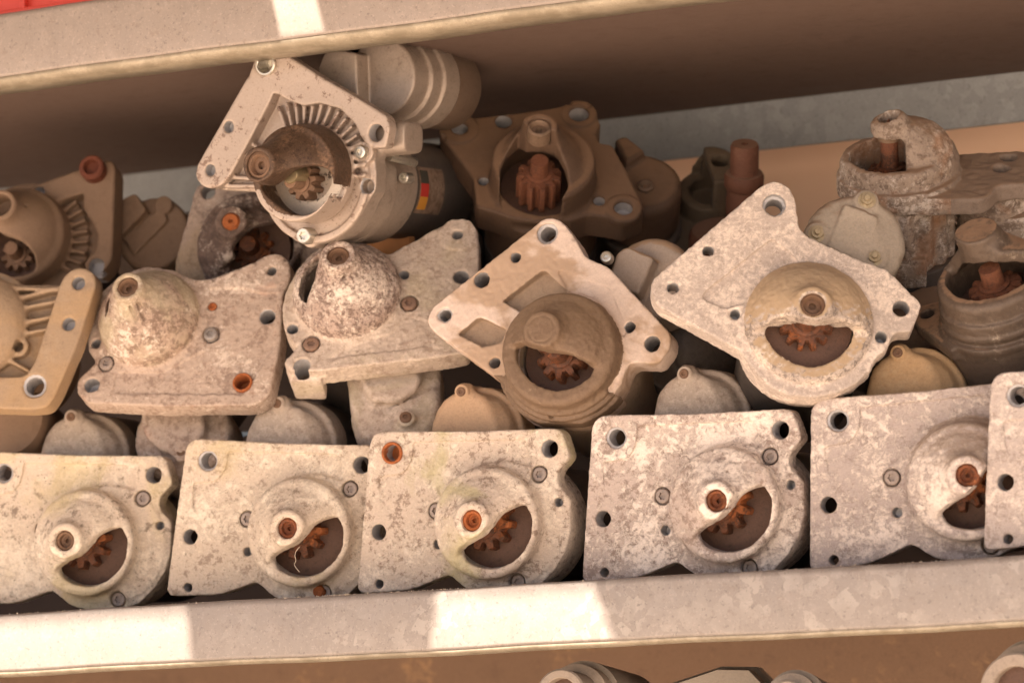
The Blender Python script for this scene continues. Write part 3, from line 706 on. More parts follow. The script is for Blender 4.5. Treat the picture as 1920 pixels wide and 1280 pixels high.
# ---- C : brown dusty casting with capped boss, centre
m_C = CM('pink tan casting', (.62, .49, .405), (.40, .29, .205), (.70, .575, .48), 51, dk=(.56, .68), dka=.4, lt=(.5, .64), lta=.35, stain=(.33, .21, .12), st=(.47, .57), sta=.75, rough=.72, metal=.1)
m_Cn = CM('brown dusty nose', (.185, .12, .075), (.095, .054, .035), (.42, .31, .21), 52, dk=(.5, .62), dka=.6, lt=(.54, .66), lta=.5, dust=(.27, .18, .11), dusta=.75, sc=1.4, rough=.65)
def motor_C():
    fr = Frame((1010, 620), .025, w=32, view=(-17, 17)).view_zoom(780, 380, 2.667); q = fr
    out = [(600, 112, 4), (640, 80, 4), (690, 74, 4), (738, 100, 4), (805, 190, 6), (838, 262, 4), (880, 288, 4), (962, 322, 4), (1275, 655, 3), (1268, 722, 2), (1212, 803, 4), (1070, 800, 5), (1035, 850, 3), (1028, 900), (975, 980), (860, 1045), (720, 1078), (600, 1050), (510, 985), (455, 915, 6), (90, 645, 6), (52, 600, 5), (72, 530, 5)]
    def s_out(c_):
        P = fillet(fr.poly(out)); d = np.full(len(c_), 1e9)
        for i in range(len(P)):
            a_, b_ = P[i-1], P[i]; e = b_-a_; L = e@e+1e-9; t = np.clip(((c_[:, 0]-a_[0])*e[0]+(c_[:, 1]-a_[1])*e[1])/L, 0, 1)
            d = np.minimum(d, np.hypot(c_[:, 0]-a_[0]-e[0]*t, c_[:, 1]-a_[1]-e[1]*t))
        return d
    s = Starter(fr, 'tan starter motor amid the pile, its brown nose capped by a solid disc', G2, m_C, out, -40, 37)
    s.plate(out, 19, .9)
    c = q.uv((732, 752), 4); R = 33
    s.mo.add(s.mo.ext(s.mo.disc(c, 36), -39, -14, 1.5), 2)
    lowh = s.mo.half(q.uv((400, 860), 0), q.uv((1040, 960), 0))
    for rr, w1 in ((35.8, 3.5), (38.2, .8), (40.4, -2.5)): s.mo.add(smax(s.mo.ext(s.mo.disc(c, rr), -20, w1, 1.1), -lowh, 1.5), .4)
    s.pocket([(430, 490, 2), (640, 330, 3), (762, 450, 2), (640, 540), (540, 560, 2)], 7)
    s.pocket([(205, 655, 2), (315, 566, 3), (452, 632, 2), (425, 700, 2), (330, 720)], 7)
    s.pocket([(700, 330, 4), (960, 420, 4), (1060, 640), (1030, 700), (900, 480), (760, 445)], 1.0)
    boss = q.uv((625, 630), 33); b0 = q.uv((690, 690), 8)
    win = q.poly([(493, 725, 1.5), (538, 710, 2), (600, 742, 4), (690, 768), (790, 772, 4), (888, 822, 2), (862, 872, 3), (785, 922, 5), (690, 940, 6), (600, 912, 6), (535, 855, 5), (498, 790, 3)], 15)
    s.nose(c, R, 14, 27, boss, 33, 10.4, 0, (q.uv((430, 690), 18), q.uv((940, 815), 18)), win, base=b0, br=14, kb=6, drumr=4, wall=7)
    s.mo.sub(s.mo.ext(np.abs(s.mo.disc(boss, 7.5))-.35, 32.4, 36, .1), .4)
    s.hole((655, 152), 4.4, 6.2, 2.2); s.hole((497, 272), 3.0); s.hole((328, 385), 4.6, d=-30); s.hole((142, 560), 3.3, 4.4, 1.4); s.hole((393, 800), 3.2); s.hole((1070, 620), 3.2); s.hole((1180, 703), 4.6); s.hole((990, 805), 2.8, w=0)
    lh = (q.uv((400, 860), 0), q.uv((1040, 960), 0)); le = (lh[1]-lh[0])/np.linalg.norm(lh[1]-lh[0])
    low = lambda c_: near(c_, c, 42) & (((c_[:, 0]-lh[0][0])*le[1]-(c_[:, 1]-lh[0][1])*le[0]) > 0) & (c_[:, 2] > -12)
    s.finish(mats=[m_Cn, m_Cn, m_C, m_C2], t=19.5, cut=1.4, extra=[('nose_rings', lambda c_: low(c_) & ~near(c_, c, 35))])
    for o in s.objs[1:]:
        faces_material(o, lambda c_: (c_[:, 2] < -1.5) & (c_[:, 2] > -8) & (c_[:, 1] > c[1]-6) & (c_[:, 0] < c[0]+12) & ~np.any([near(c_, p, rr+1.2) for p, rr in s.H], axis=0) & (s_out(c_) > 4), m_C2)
    interior(s.root, c, 24, 6, 14, 10, gc=q.uv((720, 760), 6), wb=-5)
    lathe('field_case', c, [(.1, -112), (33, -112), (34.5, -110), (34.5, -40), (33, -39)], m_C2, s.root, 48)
    W0 = -24
    sc_ = q.uv((1140, 345), W0); cv = Mold((sc_[0]-32, sc_[1]-32, -70), (sc_[0]+32, sc_[1]+32, W0+4), .85)
    cv.D = cv.ext(cv.disc(sc_, 25), -68, W0-12, 6).astype(np.float32)
    cv.add(cv.ext(cv.poly(q.poly([(1000, 255, 2), (1050, 215, 4), (1190, 275, 2), (1110, 460, 2), (960, 400)], W0)), W0-26, W0, 1.5), 2.5)
    cv.rough(.3, 6, .2, 2); o = cast(cv, s.root, [('solenoid_cover', None)], m_C3)[0]
    b = q.uv((952, 272), -14); bolt(s.root, b, -16, 3.6, m_bright, 'torx', 3.2, 'screw')
    lathe('solenoid_case', sc_, [(.1, -112), (24, -112), (25, -110), (25, -69), (24, -68)], m_case, s.root, 40)
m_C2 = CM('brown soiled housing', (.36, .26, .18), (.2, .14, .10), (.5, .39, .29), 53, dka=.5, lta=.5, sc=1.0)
m_C3 = CM('dusty tan cover', (.44, .35, .28), (.3, .23, .18), (.52, .43, .35), 54, dust=(.42, .28, .17), dusta=.9, dz=(.3, .6), dka=.4, lta=.4)
motor_C()
# ---- A : left plate with crusty dome
m_A = CM('crusty pink casting', (.47, .36, .285), (.23, .15, .11), (.74, .62, .51), 61, dk=(.49, .57), dka=.7, lt=(.54, .60), lta=.75, sc=1.2, rough=.8, rust=.2)
m_An = CM('crusty dome', (.40, .29, .22), (.15, .092, .064), (.74, .62, .51), 62, dk=(.475, .545), dka=.8, lt=(.52, .58), lta=.85, stain=(.50, .42, .28), st=(.44, .6), sta=.6, sc=1.3)
def motor_A():
    fr = Frame((300, 590), .045, w=20, view=(-19, 27)).view_zoom(0, 260, 2.2857); q = fr
    out = [(420, 670, 4), (510, 590, 4), (620, 545, 5), (740, 562, 4), (830, 606, 5), (905, 600, 5), (1085, 530, 4), (1140, 498, 4), (1200, 494, 4), (1245, 540, 4), (1243, 605, 4), (1212, 660, 3), (1200, 900, 10), (1152, 1100, 4), (1095, 1140, 4), (700, 1146), (372, 1130, 3), (330, 1088, 2), (333, 1030, 3), (412, 958, 3), (378, 905, 2), (375, 850, 3), (400, 760)]
    s = Starter(fr, 'crusty pinkish starter motor with a round dome and an orange rusted hole lower right', G2, m_A, out, -36, 46)
    s.plate(out, 15, .9)
    c = q.uv((640, 775), 2); R = 29
    s.mo.add(s.mo.ext(s.mo.disc(c, 34), -35, -6, 1.5), 2)
    boss = q.uv((545, 632), 40); b0 = q.uv((600, 700), 14)
    s.nose(c, R, 10, 31, boss, 40, 9.2, 6.4, base=b0, br=12.5, kb=9, kh=6, drumr=4, kn=5)
    s.mo.sub(s.mo.ext(s.mo.poly(q.poly([(455, 700, 1), (478, 668, 1), (470, 730, 1), (446, 762, 1)], 22)), 6, 34, .5), 1)
    for a, b in (((560, 715), (585, 790)), ((592, 705), (618, 775))):
        s.mo.sub(s.mo.cap((*q.uv(a, 33), 33), (*q.uv(b, 26), 27), 1.3, .9), .6)
    s.pocket([(500, 1000), (480, 1090, 2), (1040, 1095, 3), (1170, 900, 4), (1190, 660, 2), (1110, 660, 3), (1050, 640), (900, 640), (880, 900), (700, 1000)], .9)
    s.pad((1165, 567), 11, .8)
    s.hole((1145, 760), 4.6); s.hole((1165, 567), 2.9); s.hole((392, 1055), 4.6, d=-10); s.hole((412, 877), 3.2)
    rb = s.hole((1040, 1045), 5.2)
    bs = [s.hole((903, 838), 5.2, d=-3, bore=False), s.hole((455, 962), 5, d=-3, bore=False), s.hole((908, 716), 2.8, d=-4, bore=False)]
    s.finish(mats=[m_An, m_A, m_A], t=15.5, cut=2.)
    bushing(s.root, boss, 39.6, 6.5, m_brust)
    bolt(s.root, bs[0], -2.5, 4.4, m_steel, 'torx', 4); bolt(s.root, bs[1], -2.5, 4.4, m_bolt_dirty, 'torx', 3.2); bolt(s.root, bs[2], -3, 2.6, m_rust, 'stud', 2.6)
    sleeve(s.root, rb, -2, 1.4, 5.9, 4.6, m_rust)
    interior(s.root, c, 22, 2, 12, 10)
    lathe('field_case', c, [(.1, -112), (31, -112), (33, -110), (33, -36), (32, -35)], m_case, s.root, 48)
    W0 = -34; sc_ = q.uv((760, 1235), W0)
    cv = Mold((sc_[0]-38, sc_[1]-38, -80), (sc_[0]+38, sc_[1]+38, W0+4), .9)
    cv.D = cv.ext(cv.disc(sc_, 30), -78, W0-10, 4).astype(np.float32)
    cv.add(cv.ext(cv.poly(q.poly([(600, 1120), (865, 1120, 2), (880, 1240, 4), (820, 1340, 8), (690, 1340, 8), (605, 1260, 6)], W0)), -72, W0, 3), 4)
    e = q.uv((780, 1345), W0-4); cv.add(cv.ext(cv.disc(e, 6), -70, W0-2, 1.5), 3)
    cv.rough(.8, 5, .5, 2); o = cast(cv, s.root, [('solenoid_cover', None)], m_A)[0]
    bolt(o, e, W0-3, 3, m_brust, 'stud', 2.2, 'screw')
motor_A()
# ---- B : second plate, pale crusty, slot at the left of its nose
m_B = CM('pale crusty casting', (.51, .41, .33), (.27, .19, .14), (.72, .60, .49), 71, dk=(.49, .58), dka=.65, lt=(.5, .59), lta=.7, stain=(.50, .42, .27), st=(.5, .64), sta=.4, sc=1.1)
m_Bn = CM('flaky nose', (.40, .30, .245), (.13, .08, .062), (.78, .66, .55), 72, dk=(.47, .54), dka=.85, lt=(.49, .56), lta=.9, sc=1.6, bump=.6)
def motor_B():
    fr = Frame((650, 555), .055, w=20, view=(-9, 32)).view_zoom(500, 380, 2.666); q = fr
    out = [(100, 430, 5), (150, 340, 4), (220, 255, 4), (290, 205, 4), (400, 185, 4), (520, 215, 4), (600, 264, 4), (860, 122, 3), (935, 82, 4), (1010, 84, 4), (1055, 140, 4), (1062, 320), (1050, 560), (1000, 745, 3), (860, 770), (300, 834, 3), (285, 838), (120, 838, 3), (88, 790, 3), (155, 718, 3), (130, 700, 4), (80, 620, 6), (78, 520)]
    s = Starter(fr, 'pale crusty starter motor with a flaky cone nose and a dark slot beside it', G2, m_B, out, -42, 44)
    s.plate(out, 16, 1.)
    c = q.uv((400, 440), 3); R = 30
    s.mo.add(s.mo.ext(s.mo.disc(c, 34), -36, -6, 1.5), 2)
    boss = q.uv((355, 258), 38); b0 = q.uv((385, 330), 12)
    win = q.poly([(268, 285, 1), (205, 325, 3), (165, 400, 4), (160, 460, 3), (200, 508, 1.5), (245, 440, 3), (280, 350, 3)], 12)
    s.nose(c, R, 9, 27, boss, 38, 9.8, 6.6, None, win, base=b0, br=15, kb=9, kh=5, kn=5, drumr=3, wall=5)
    for a, b in (((385, 360), (400, 430)), ((425, 355), (445, 420))):
        s.mo.sub(s.mo.cap((*q.uv(a, 29), 29), (*q.uv(b, 26), 27), 1.3, .8), .6)
    s.mo.add(s.mo.ext(s.mo.poly(q.poly([(88, 800, 3), (285, 838, 3), (275, 950, 5), (215, 1003, 6), (150, 985, 5)], -12)), -30, -8, 2), 2)
    s.pocket([(300, 780, 1), (830, 715, 2), (830, 600), (700, 560), (620, 650), (400, 720)], .7)
    s.pad((955, 160), 11, .8)
    s.hole((685, 358), 3.1); s.hole((972, 368), 4.4); s.hole((955, 163), 3.2, d=-12); s.hole((130, 627), 3.2, d=-12); s.hole((175, 812), 4.8)
    bs = [s.hole((712, 502), 5.4, d=-3, bore=False), s.hole((222, 705), 5.4, d=-3, bore=False)]
    s.finish(mats=[m_Bn, m_B, m_B], t=16.5, cut=2., rough=(.7, .6))
    bushing(s.root, boss, 36.5, 6.7, m_brust)
    for b in bs: bolt(s.root, b, -2.5, 4.7, m_brust2, 'torx', 3.2)
    interior(s.root, c, 22, 2, 12, 10)
    lathe('field_case', c, [(.1, -112), (31, -112), (33, -110), (33, -36), (32, -35)], m_case, s.root, 48)
    W0 = -22; sc_ = q.uv((640, 990), W0)
    cv = Mold((sc_[0]-46, sc_[1]-42, -74), (sc_[0]+36, sc_[1]+42, W0+4), .9)
    cv.D = cv.ext(cv.disc(sc_, 27), -72, W0-14, 5).astype(np.float32)
    cv.add(cv.ext(cv.poly(q.poly([(390, 830), (860, 780), (862, 1000, 6), (820, 1110, 8), (560, 1190, 8), (450, 1120, 5), (400, 960, 6)], W0)), -56, W0-8, 5), 4)
    cv.add(cv.ext(cv.poly(q.poly([(460, 840), (780, 800), (760, 930, 6), (640, 1000, 10), (500, 980, 8)], W0)), -40, W0+1, 3), 4)
    cv.sub(cv.cap((*q.uv((560, 1035), W0-7), W0-6), (*q.uv((790, 930), W0-7), W0-6), 2.2, 2.2), 2)
    e = q.uv((697, 1082), W0-5); cv.add(cv.ext(cv.disc(e, 5.5), -50, W0-3, 1.2), 3)
    cv.rough(1.0, 5, .5, 2); o = cast(cv, s.root, [('solenoid_cover', None)], m_B)[0]
    bolt(o, e, W0-4, 3.6, m_brust, 'stud', 2.4, 'screw')
m_brust2 = CM('brown pinkish bolt', (.27, .17, .12), (.15, .09, .065), (.38, .26, .20), 73, metal=.3, rough=.55, bump=.3, sc=2)
motor_B()
# ---- G : clean aluminium starter with oily brown nose, top
m_G = CM('clean grey pink aluminium', (.40, .315, .255), (.14, .08, .055), (.52, .43, .36), 81, dk=(.545, .575), dka=.8, lt=(.55, .7), lta=.4, metal=.35, rough=.48, bump=.12, sc=.8)
m_Gn = CM('oily brown nose', (.105, .062, .038), (.04, .022, .014), (.33, .19, .11), 82, metal=.35, rough=.42, bump=.5, dk=(.45, .6), lt=(.52, .60), lta=.45, sc=2.2)
m_Gh = CM('cast silver housing', (.32, .255, .205), (.18, .13, .10), (.46, .385, .32), 83, metal=.4, rough=.45, bump=.12)
m_Gcase = CM('olive brown solenoid case', (.135, .09, .062), (.1, .065, .045), (.17, .12, .085), 84, metal=.1, rough=.6, bump=.08)
def motor_G():
    fr = Frame((560, 330), .035, view=(-32, 4)).view_zoom(340, 60, 3.048); q = fr
    frame = [(395, 225, 3), (422, 140, 3), (478, 106, 4), (570, 110, 2), (800, 258), (1000, 373), (1172, 480, 2), (1190, 542, 2), (1168, 662, 2), (1082, 668, 2), (1025, 605, 2), (990, 525), (905, 440), (790, 408), (700, 425, 2), (600, 385, 3), (535, 345, 3), (400, 600), (268, 838, 3), (215, 888, 5), (148, 897, 5), (88, 858, 5), (76, 785, 5), (112, 720)]
    out = frame+[(1110, 900), (700, 1220)]
    s = Starter(fr, 'clean aluminium starter motor with an oily brown nose, jammed under the upper shelf lip', G2, m_G, out, -46, 44, h=.7)
    mo = s.mo
    # recessed web behind the frame
    web = q.poly([(470, 300, 2), (620, 280, 2), (1000, 480), (1030, 640), (1100, 700), (1112, 790, 2), (1110, 900, 3), (1000, 1080, 8), (880, 1180, 8), (720, 1210, 4), (650, 1200, 3), (560, 1090), (430, 915, 2), (230, 905, 2), (160, 860)], -9)
    mo.D = mo.ext(mo.poly(web), -22, -9, 1.2).astype(np.float32)
    c = q.uv((700, 800), -6)
    # radial ribs fanning out above the nose
    for a in np.arange(-12, 118, 8.5):
        t = R_(a); p0 = (c[0]+24*math.cos(t), c[1]+24*math.sin(t)); p1 = (c[0]+42*math.cos(t), c[1]+42*math.sin(t))
        mo.add(mo.ext(mo.seg(p0, p1, .9), -12, -3.5, .6), 1.0)
    for a, b in (((540, 360), (640, 520)), ((300, 830), (430, 840)), ((260, 880), (440, 880)), ((410, 640), (520, 720)), ((380, 700), (480, 760))):
        mo.add(mo.ext(mo.seg(q.uv(a, -6), q.uv(b, -6), 1.2), -12, -4.5, .7), 1.0)
    s.plate(frame, 9, 1.0, k=.8)
    # flange ring round the housing
    rc = q.uv((760, 850), -6)
    mo.add(mo.ext(mo.disc(rc, 36), -24, -6, 1.5), 1); mo.sub(mo.ext(mo.disc(rc, 31.5), -9, 0, .6), 1)
    mo.add(mo.ext(mo.disc(rc, 33.5), -45, -8, 1.5), 1)
    mo.D = smax(mo.D, -mo.ext(mo.poly(q.poly([(535, 350), (695, 428), (790, 412), (900, 445), (985, 525), (1020, 610), (900, 700), (600, 620), (420, 640)], -2)), -8.8, 2, .4), .5)
    for a in np.arange(-5, 115, 8.5):
        t = R_(a); p0 = (c[0]+25*math.cos(t), c[1]+25*math.sin(t)); p1 = (c[0]+41*math.cos(t), c[1]+41*math.sin(t))
        mo.add(mo.ext(mo.seg(p0, p1, .9), -12, -3.5, .6), 1.2)
    # nose
    boss = q.uv((437, 760), 42); b0 = q.uv((640, 720), 14); nc = q.uv((690, 815), 8)
    win = q.poly([(446, 872, 2), (560, 885, 3), (625, 850, 3), (700, 785, 4), (790, 762, 4), (856, 800, 4), (862, 880, 6), (825, 960, 8), (745, 1040, 8), (660, 1052, 8), (560, 1000, 8), (480, 930, 5)], 18)
    s.nose(nc, 27.5, 18, 31, boss, 42, 10.3, 7.6, (q.uv((400, 905), 20), q.uv((930, 760), 20)), win, base=b0, br=15, kb=8, drumr=1.5, wall=4, hc=(nc[0]-1, nc[1]+2, 0), kn=3, lk=5)
    s.hole((470, 180), 4.8, 6, .8); s.hole((268, 543), 3.4, d=-7); s.hole((163, 790), 3.4, d=-7); s.hole((1112, 577), 5.0); s.hole((1050, 880), 4.0, d=-9, w=-6)
    b1 = q.uv((1033, 688), -4); mo.add(mo.ext(mo.disc(b1, 6.4), -20, -5, .8), 1.5)
    b2 = q.uv((715, 1165), -4); mo.add(mo.ext(mo.disc(b2, 6.6), -30, -8, 1), 1.5)
    ear = q.uv((1270, 600), -18); mo.add(mo.ext(mo.seg(q.uv((1100, 620), -18), ear, 9), -34, -12, 5), 3)
    la, lb = q.uv((400, 890), 20), q.uv((930, 850), 20); e_ = (lb-la)/np.linalg.norm(lb-la)
    lowside = lambda c_: near(c_, nc, 29.5) & (c_[:, 2] > -5.2) & (((c_[:, 0]-la[0])*e_[1]-(c_[:, 1]-la[1])*e_[0]) > 1.5) & ~near(c_, boss, 13) & ~near(c_, nc, 23.8)
    s.wbot = -10.
    s.finish(rough=(.18, .10), mats=[m_G, m_Gn, m_Gn, m_G, m_Gh], t=9.3, cut=1.0, extra=None if False else [('nose_rim', lowside), ('nose_cone', lambda c_: near(c_, nc, 29.5) & (c_[:, 2] > -1))])
    sleeve(s.root, q.uv((478, 185), 2), -1, 2.4, 6.6, 5.0, m_bright)
    bolt(s.root, b1, -5, 4.0, m_bright, 'torx', 4); bolt(s.root, b2, -7, 5.0, m_bright, 'torx', 7)
    bushing(s.root, boss, 41.4, 7.8, m_brust)
    gear(s.root, q.uv((690, 860), 6), -12, 7, 10.5, 9, m_brust, ph=.1, tooth=.3)
    lathe('output_shaft', q.uv((672, 822), 10), [(5.2, 0), (5.2, 19), (4.6, 20), (.1, 20)], m_brass, s.root, 30)
    lathe('thrust_ring', nc, [(25.2, -8), (25.2, -2.2), (24, -1.6), (15, -1.2), (14, -2), (.1, -3)], m_white, s.root, 48)
    # body behind
    bc = q.uv((800, 850), -20)
    lathe('gearbox_cover', bc, [(33, -74), (34.5, -72), (34.5, -46), (36.5, -45), (36.5, -40), (33, -39.5)][::1], m_Gh, s.root, 60)
    fc = lathe('field_case', bc, [(.1, -150), (28, -150), (30, -148), (30, -74.5), (29, -74)], m_case, s.root, 60)
    n_ = q.uv((1275, 833), -44)
    lathe('nut', n_, [(3.2, -50), (3.2, -42.8), (2.6, -42), (1.8, -42), (1.6, -46), (.1, -46)], m_bright, s.root, 24)
    a = np.array([*q.uv((1200, 712), -30), -30.]); b = np.array([*q.uv((1290, 735), -44), -44.])
    lathe('stud', (a[0], a[1], a[2]), [(.1, -2), (2.8, -1.8), (2.8, 21), (2.4, 21.6), (.1, 21.7)], m_bright, s.root, 24, axis=(b-a))
    # label with the black, red and gold flag round the case
    def wrap(name, a0, a1, w0, w1, m, par, r=30.15):
        V = []; n = 14
        for w_ in (w0, w1):
            for k in range(n+1):
                t = R_(a0+(a1-a0)*k/n); V.append(((bc[0]+r*math.cos(t))*.001, (bc[1]+r*math.sin(t))*.001, w_*.001))
        F = [(k, k+1, n+2+k, n+1+k) for k in range(n)]
        return mesh_obj(name, V, F, m, par)
    L = wrap('label', -32, 22, -82, -112, m_label, fc)
    wrap('flag_stripe', 3, 18, -83.5, -93, m_fblack, L, 30.3); wrap('flag_stripe', -12, 3, -83.5, -93, m_fred, L, 30.3); wrap('flag_stripe', -27, -12, -83.5, -93, m_fgold, L, 30.3)
    for k in range(9):
        w0 = -95.5-1.7*k; a0 = 4-(k % 3)*5
        wrap('worn_print', a0-7, a0+6, w0, w0-.8, m_print, L, 30.3)
    # solenoid, upper right
    W0 = -24; sc_ = q.uv((1075, 250), W0)
    cv = Mold((sc_[0]-46, sc_[1]-36, -86), (sc_[0]+36, sc_[1]+36, W0+4), .8)
    cv.D = cv.ext(cv.disc(sc_, 26.8), -84, -66, 1).astype(np.float32)
    cv.add(cv.ext(cv.disc(sc_, 24.8), -68, -54, 1.2), .5); cv.add(cv.ext(cv.disc(sc_, 22.6), -56, -37, 1.2), .5)
    cv.add(cv.ext(cv.poly(q.poly([(780, 215, 2), (815, 120, 3), (860, 92, 3), (1000, 122, 1.5), (1008, 350, 2), (1010, 480), (900, 480)], W0)), -50, W0, 1.0), .8)
    cv.rough(.2, 5, .1, 2); o = cast(cv, s.root, [('solenoid_cover', None)], m_Gh)[0]
    so_ = lathe('solenoid_case', sc_, [(.1, -122), (16, -122), (18, -119), (23, -116), (25.2, -112), (25.2, -86), (26.4, -85.6), (26.4, -84.4)], m_Gcase, s.root, 56)
    for dx, dy, r in ((7, 13, 3), (10, -2, 2.5), (2, -15, 3)):
        lathe('terminal', (sc_[0]+dx, sc_[1]+dy), [(.1, -135), (r*.7, -135), (r*.7, -130), (r*1.5, -129.6), (r*1.5, -122)], m_black if r == 3 else m_bright, so_, 16)
m_brass = CM('yellowish shaft', (.34, .26, .15), (.2, .15, .09), (.5, .4, .26), 85, metal=.7, rough=.35, bump=.1)
m_white = CM('bright flaking ring', (.62, .52, .42), (.06, .04, .03), (.75, .66, .56), 86, dk=(.56, .58), dka=1, metal=.3, rough=.4, bump=.2)
m_label = CM('grubby foil label', (.25, .17, .12), (.13, .08, .055), (.42, .33, .26), 87, dk=(.48, .56), dka=.8, metal=.2, rough=.5, bump=.1)
m_fblack = plain('flag black', (.03, .028, .02), (.04, .035, .025)); m_fred = plain('flag red', (.42, .025, .015), (.36, .02, .012)); m_fgold = plain('flag gold', (.50, .22, .02), (.42, .18, .02))
m_print = plain('worn print', (.34, .26, .19), (.16, .10, .07), 300)
m_black = plain('black plastic', (.015, .013, .012), (.02, .018, .016), rough=.5)
motor_G()
# ---- I : dark brown dusty casting pointing up, behind
m_I = CM('dust brown casting', (.115, .068, .042), (.07, .042, .028), (.17, .105, .065), 91, dust=(.20, .118, .068), dusta=.9, dz=(.2, .6), metal=.1, rough=.7, bump=.15, sc=.7, dka=.5, lta=.3)
def motor_I():
    fr = Frame((1015, 330), .16, view=(2, 42)).view_zoom(800, 160, 3.556); q = fr
    out = [(85, 270, 4), (135, 232, 4), (640, 178), (830, 150), (930, 130, 3), (1060, 125, 4), (1120, 165, 3), (1160, 260), (1130, 330, 3), (1150, 385, 3), (1235, 390, 3), (1330, 560), (1442, 790, 2), (1446, 850, 2), (1310, 900, 2), (1190, 875, 3), (1080, 860, 3), (960, 900), (560, 880), (440, 840, 3), (330, 810, 3), (310, 620, 3), (90, 330, 4)]
    s = Starter(fr, 'dark brown dusty starter motor with a hooded nose, right of the aluminium one', G2, m_I, out, -50, 52, h=.9)
    s.plate(out, 20, 1.6)
    c = q.uv((775, 610), 4); R = 31
    s.mo.add(s.mo.ext(s.mo.disc(c, 34), -49, -10, 1.5), 2)
    boss = q.uv((752, 268), 46); b0 = q.uv((765, 430), 16)
    win = q.poly([(610, 398, 2), (535, 460, 3), (488, 550, 4), (492, 660, 5), (560, 735, 6), (680, 782, 6), (810, 780, 6), (905, 735, 5), (950, 660, 5), (930, 585, 3), (862, 500, 3), (780, 480, 2), (660, 460, 2)], 20)
    s.nose(c, R, 19, 30, boss, 46, 10.5, 6.8, None, win, base=b0, br=17, kb=12, drumr=3, wall=5, wd=0)
    s.pad((1015, 195), 11, 1); s.pad((215, 295), 12, 1); s.pad((1312, 825), 11, 1.2)
    s.hole((220, 290), 5, d=-8); s.hole((512, 240), 5); s.hole((1015, 195), 6); s.hole((380, 637), 3.2, d=-8); s.hole((1150, 768), 3.4, d=-8); s.hole((1312, 822), 5.4, d=-8)
    s.finish(rough=(.3, .2), t=20.5, cut=2)
    bushing(s.root, boss, 45, 7, m_I2)
    gear(s.root, q.uv((750, 600), 14), -4, 15, 13.5, 11, m_drust, tooth=.26)
    lathe('cavity_back', c, [(25, -12), (25, -6), (.1, -6)], m_inside, s.root, 40)
    lathe('field_case', c, [(.1, -100), (33, -100), (34, -98), (34, -49), (33, -48)], m_case, s.root, 48)
    W0 = -22; sc_ = q.uv((1440, 640), W0)
    cv = Mold((sc_[0]-36, sc_[1]-34, -62), (sc_[0]+34, sc_[1]+34, W0+10), .9)
    cv.D = cv.ext(cv.disc(sc_, 24), -60, W0, 6).astype(np.float32)
    cv.add(cv.ext(cv.poly(q.poly([(1250, 400, 2), (1320, 370, 3), (1460, 480, 3), (1330, 560, 2)], W0)), -50, W0+6, 3), 3)
    cv.rough(.3, 5, .2, 2); cast(cv, s.root, [('solenoid_cover', None)], m_I)
    e = q.uv((1460, 680), W0); lathe('terminal', e, [(5, W0-3), (5, W0+2), (3.4, W0+2.6), (2, W0), (.1, W0)], m_I2, s.root, 20)
    lathe('solenoid_case', sc_, [(.1, -100), (25, -100), (26, -98), (26, -61), (25, -60)], m_case, s.root, 40)
m_I2 = CM('dusty steel', (.20, .13, .085), (.1, .065, .04), (.3, .21, .14), 92, metal=.2, rough=.6, bump=.15)
motor_I()
